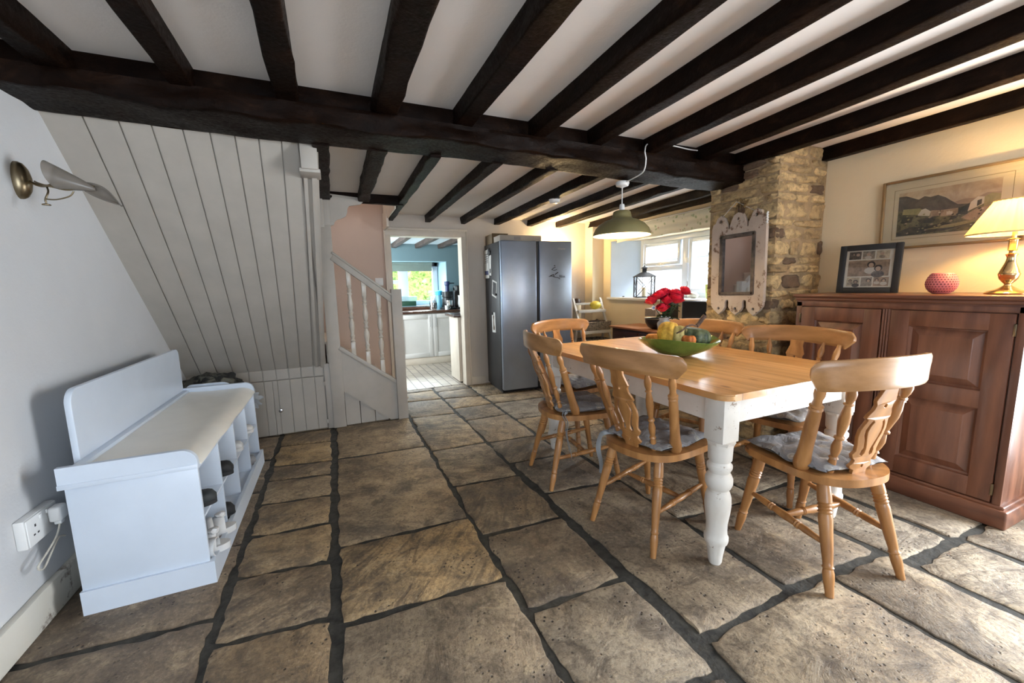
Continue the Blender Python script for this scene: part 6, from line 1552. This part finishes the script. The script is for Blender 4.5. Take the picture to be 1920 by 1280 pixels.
# ================================================================ KITCHEN
def kitchen():
    t = T('base_cabinet', 'cream shaker kitchen cabinet with two doors below the kitchen window', 'cabinet', (1.4, 6.85, 0))
    def P(n, bm, m=M_kcab, par=None, **k):
        bmesh.ops.translate(bm, verts=bm.verts, vec=(-1.4, -6.85, 0)); return obj(n, bm, m, par or t, **k)
    bm = BM(); bx(bm, -.18, 2.55, 6.62, 7.04, .10, .835); P('body', bm)
    bm = BM(); bx(bm, -.18, 2.55, 6.61, 6.66, 0, .115, .002); P('plinth', bm, M_creamp)
    for x0, x1, hx in ((.93, 1.468, 1.425), (1.472, 2.01, 1.515)):
        bm = BM(); w = .07; z0, z1 = .12, .825; y = 6.60
        bx(bm, x0, x0 + w, y, y + .02, z0, z1, .002); bx(bm, x1 - w, x1, y, y + .02, z0, z1, .002); bx(bm, x0 + w, x1 - w, y, y + .02, z0, z0 + w, .002); bx(bm, x0 + w, x1 - w, y, y + .02, z1 - w, z1, .002); bx(bm, x0 + w, x1 - w, y + .010, y + .02, z0 + w, z1 - w)
        d = P('door', bm); bm = BM()
        tube(bm, [(hx, y, .62), (hx, y - .028, .62), (hx, y - .028, .78), (hx, y, .78)], .005, 8); P('handle', bm, M_chrome, d)
    t2 = T('worktop', 'dark walnut kitchen worktop under the window', 'worktop', (1.4, 6.85, .84)); bm = BM(); bx(bm, -1.58, 1.15, -.265, .19, 0, .04, .003); obj('slab', bm, M_ktop, t2); bm = BM(); bx(bm, -1.58, 1.15, .19, .48, .065, .095, .003); bx(bm, -1.58, 1.15, .175, .20, .04, .095, .002); obj('window_ledge', bm, M_ktop, t2)
    t = T('end_cabinet', 'cream kitchen unit end panel just inside the doorway', 'cabinet', (1.8, 5.3, 0)); bm = BM(); bx(bm, -.35, .5, -.25, .17, .02, .865, .002); obj('body', bm, M_creamp, t); bm = BM(); bx(bm, -.33, .5, -.24, .16, 0, .03); obj('plinth', bm, M_grout, t)
    t = T('worktop', 'walnut worktop on the kitchen unit by the doorway', 'worktop', (1.8, 5.3, .867)); bm = BM(); bx(bm, -.40, .5, -.255, .20, 0, .035, .003); obj('slab', bm, M_ktop, t)
    z = .881
    t = T('storage_tub', 'dark green tub with a clear lid on the kitchen window ledge', 'tub', (1.16, 7.14, .946)); bm = BM(); bx(bm, -.15, .15, -.06, .06, 0, .085, .008); obj('tub', bm, plain('tub_green', (.01, .055, .03), .4), t); bm = BM(); bx(bm, -.165, .165, -.07, .07, .085, .165, .008); obj('lid', bm, plain('clear_lid', (.62, .80, .82), .2, Transmission_Weight=.6), t)
    t = T('glass_jug', 'clear jug of dark tea beside the coffee machine', 'jug', (1.535, 6.78, z)); bm = BM(); lathe(bm, [(0, 0), (.062, 0), (.066, .02), (.066, .13), (.055, .20), (.058, .235), (.054, .235), (.051, .20), (.062, .13), (.062, .02), (0, .012)], 24); obj('glass', bm, glassm('vase_glass'), t); bm = BM(); lathe(bm, [(0, .013), (.060, .02), (.061, .125), (0, .127)], 24); obj('tea', bm, plain('dark_tea', (.035, .012, .006), .1), t); bm = BM(); tube(bm, smooth_pts([(-.064, 0, .19), (-.10, 0, .18), (-.10, 0, .08), (-.065, 0, .05)], 4), .007, 8); obj('handle', bm, glassm('vase_glass'), t)
    t = T('water_bottle', 'clear bottle with a bright blue cap behind the glass jug', 'bottle', (1.68, 6.96, z)); bm = BM(); lathe(bm, [(0, 0), (.05, 0), (.052, .20), (.046, .24)], 20); obj('body', bm, plain('bottle_blue', (.28, .62, .75), .2, Transmission_Weight=.5), t); bm = BM(); lathe(bm, [(.062, .24), (.064, .31), (.03, .32), (0, .32)], 20); obj('cap', bm, plain('cap_blue', (.05, .50, .78), .4), t)
    t = T('coffee_machine', 'black coffee machine with a side spout on the kitchen worktop', 'coffee machine', (1.80, 6.84, z), .2); M = M_dark
    bm = BM(); bx(bm, -.10, .10, -.10, .10, 0, .03, .005); lathe(bm, [(.0, .03), (.085, .03), (.095, .06), (.095, .16), (.085, .20), (.095, .21), (.095, .30), (.0, .30)], 24); obj('body', bm, M, t); bm = BM(); lathe(bm, [(.035, .30), (.035, .40), (.045, .41), (.045, .47), (0, .475)], 20); obj('grinder', bm, plain('hopper', (.02, .03, .12), .3), t); bm = BM(); bx(bm, -.02, .13, -.02, .02, .43, .448, .004); obj('lever', bm, M, t)
    bm = BM(); lathe(bm, [(.06, .05), (.065, .06), (.065, .15), (.06, .155)], 20, Matrix.Translation((0, -.045, 0))); obj('flask', bm, M_chrome, t)
    t = T('coffee_mug', 'small white mug at the foot of the coffee machine', 'mug', (1.735, 6.66, z)); bm = BM(); lathe(bm, [(0, 0), (.03, 0), (.034, .07), (.031, .07), (.028, .006), (0, .006)], 20); obj('cup', bm, M_white, t); bm = BM(); tube(bm, smooth_pts([(.032, 0, .055), (.055, 0, .05), (.052, 0, .02), (.031, 0, .015)], 4), .004, 6); obj('handle', bm, M_white, t)
    t = T('coffee_maker', 'tall black coffee maker at the right end of the kitchen worktop', 'coffee maker', (2.03, 6.82, z)); bm = BM(); bx(bm, -.10, .12, -.10, .13, 0, .03, .006); bx(bm, -.10, .12, .02, .13, .03, .38, .02, seg=3); bx(bm, -.10, .12, -.10, .13, .30, .40, .02, seg=3); obj('body', bm, M_dark, t)
    t2 = T('milk_jug', 'white jug tucked in front of the tall black coffee maker', 'jug', (2.03, 6.79, z + .031)); bm = BM(); lathe(bm, [(0, 0), (.05, 0), (.065, .06), (.055, .15), (.06, .20), (.056, .20), (.05, .15), (0, .02)], 20); obj('body', bm, M_white, t2)
    t = T('roller_blind', 'grey-green roller blind partly lowered over the kitchen window', 'blind', (1.1, 7.17, 1.64)); bm = BM(); bx(bm, -.62, .53, -.005, .005, -.10, .03); obj('fabric', bm, plain('blind_sage', (.18, .23, .20), .8), t); bm = BM(); turned(bm, (-.64, 0, .03), (.55, 0, .03), [(0, .026), (1, .026)], 16); obj('roller', bm, plain('blind_sage', (.18, .23, .20), .8), t); bm = BM(); bx(bm, .53, .57, -.03, .03, -.02, .055, .003); obj('bracket', bm, M_dark, t)
kitchen()
# ================================================================ OUTDOORS
def outdoors():
    bm = BM(); bx(bm, -8, 16, 5.5 + 2.2, 20, -.3, -.2); bx(bm, 4.3, 20, -6, 7.6, -.3, -.2); o = obj('ground_outside', bm, plain('gravel', (.42, .40, .36), .9, var=.2)); o['kind'] = 'structure'
    def leafm(n, a, b):
        tt = NT(n); v = tt.mapping(); tt.set(Base_Color=tt.ramp(tt.noise(v, 9, 5), [(.35, a), (.6, b)]), Roughness=.6); return tt.m
    bm = BM(); r = random.Random(2)
    for k in range(3800):
        x = r.uniform(-.6, 3.6); z = r.uniform(-.2, 3.4); y = 9.6 + .5 * noise.noise(Vector((x * 1.2, z * 1.2, 0))) + r.uniform(-.12, .12); s = r.uniform(.03, .075)
        a = Vector((r.uniform(-1, 1), r.uniform(-1, 1), r.uniform(-1, 1))).normalized() * s; b = a.cross(Vector((r.uniform(-1, 1), r.uniform(-1, 1), r.uniform(-1, 1)))).normalized() * s * .6; c = Vector((x, y, z))
        bm.faces.new([bm.verts.new(c + q) for q in (a, b, -a, -b)])
    grid(bm, 40, 30, lambda a, b: (-1 + 5 * a, 9.95 + .3 * noise.noise(Vector((a * 9, b * 7, 1))), -.3 + 3.6 * b))
    o = obj('hedge', bm, leafm('hedge_leaf', (.10, .20, .03), (.45, .55, .16)), smooth=False); tag(o, 'tall sunlit green hedge seen through the kitchen window', 'hedge', kind='stuff')
    t = T('garden_outbuilding', 'pale rendered outbuilding with a blue-grey roof beyond the dining window', 'building', (11.5, 11.0, -.2))
    bm = BM(); bx(bm, -1.2, 3.5, -5.5, 4, 0, 2.3); obj('wall', bm, plain('render_white', (.72, .72, .70), .9), t); bm = BM(); prism(bm, [(-1.5, 2.2), (1.2, 3.3), (3.8, 2.2)], -5.7, 4.2, M=MXZ); obj('roof', bm, plain('slate_roof', (.36, .44, .50), .7, var=.2, scale=6), t)
outdoors()
# corner lamp behind the fridge, source of the glow on the back wall
t = T('corner_lamp', 'slim uplighter lamp standing in the corner behind the fridge', 'lamp', (2.775, 4.74, 0)); bm = BM(); lathe(bm, [(0, 0), (.08, 0), (.10, .015), (.012, .025), (.010, 1.60), (.0, 1.60)], 20); obj('pole', bm, M_brass, t); bm = BM(); lathe(bm, [(.02, 1.58), (.09, 1.66), (.086, 1.66), (.018, 1.585)], 24, closed=True, cap=False); obj('lamp_shade', bm, M_white, t)
bm = BM(); icos(bm, (0, 0, 1.655), .022, 2); obj('light_bulb', bm, emis('bulb_warm', (1, .78, .45), 40), t)
# ================================================================ CAMERA, LIGHT
cam = bpy.data.cameras.new('camera'); co = bpy.data.objects.new('camera', cam); COL.objects.link(co)
R_ = Vector((0.91497885, -0.40290286, -0.02197704)); U_ = Vector((0.07458572, 0.11535199, 0.99052051)); F_ = Vector((0.39654845, 0.90794449, -0.13559543))
m = Matrix.Identity(4)
for i in range(3): m[i][0] = R_[i]; m[i][1] = U_[i]; m[i][2] = -F_[i]
m[0][3], m[1][3], m[2][3] = 0, 0, 1.25
co.matrix_world = m
cam.sensor_fit = 'HORIZONTAL'; cam.sensor_width = 36; cam.lens = 760 / 1920 * 36; cam.clip_start = .02; cam.clip_end = 200
S.camera = co
S.view_settings.view_transform = 'Standard'; S.view_settings.look = 'None'; S.view_settings.exposure = .88; S.view_settings.gamma = 1; S.view_settings.use_curve_mapping = False
w = bpy.data.worlds.new('overcast_sky'); S.world = w; w.use_nodes = True
bg = w.node_tree.nodes['Background']; bg.inputs[0].default_value = (.80, .90, 1.0, 1); bg.inputs[1].default_value = 4.2
def area(name, loc, rot, sx, sy, power, col, spread=180):
    l = bpy.data.lights.new(name, 'AREA'); l.shape = 'RECTANGLE'; l.size = sx; l.size_y = sy; l.energy = power; l.color = col; l.spread = math.radians(spread)
    o = bpy.data.objects.new(name, l); COL.objects.link(o); o.location = loc; o.rotation_euler = rot; o['kind'] = 'helper'; return o
def point(name, loc, power, col, r=.03):
    l = bpy.data.lights.new(name, 'POINT'); l.energy = power; l.color = col; l.shadow_soft_size = r
    o = bpy.data.objects.new(name, l); COL.objects.link(o); o.location = loc; return o
area('daylight_near_window', (.2, -3.20, 1.23), (math.radians(112), 0, 0), 2.1, 1.45, 27, (.74, .86, 1.0))
area('daylight_glazed_door', (3.56, -.15, 1.05), (0, math.radians(99), 0), 1.75, 1.08, 90, (.88, .94, 1.0))
area('daylight_dining_window', (4.7, 3.5, 2.6), (0, math.radians(52), 0), 1.6, 2.0, 460, (.85, .93, 1.0))
area('daylight_kitchen_window', (1.1, 7.8, 2.15), (math.radians(-62), 0, 0), 1.6, .8, 330, (.80, .93, 1.0))
area('landing_fill_light', (-.2, 4.45, 3.25), (0, 0, 0), 1.0, .7, 4.5, (1.0, .93, .88))  # added fill light below the solid shaft ceiling, brightens the stairwell
area('kitchen_fill_light', (-.18, 6.0, 1.4), (0, math.radians(-90), 0), 1.0, 1.2, 42, (.85, .95, 1.0))  # added fill light that brightens the kitchen, no known window there
point('corner_lamp_light', (2.775, 4.74, 1.74), 15, (1.0, .72, .36), .04)
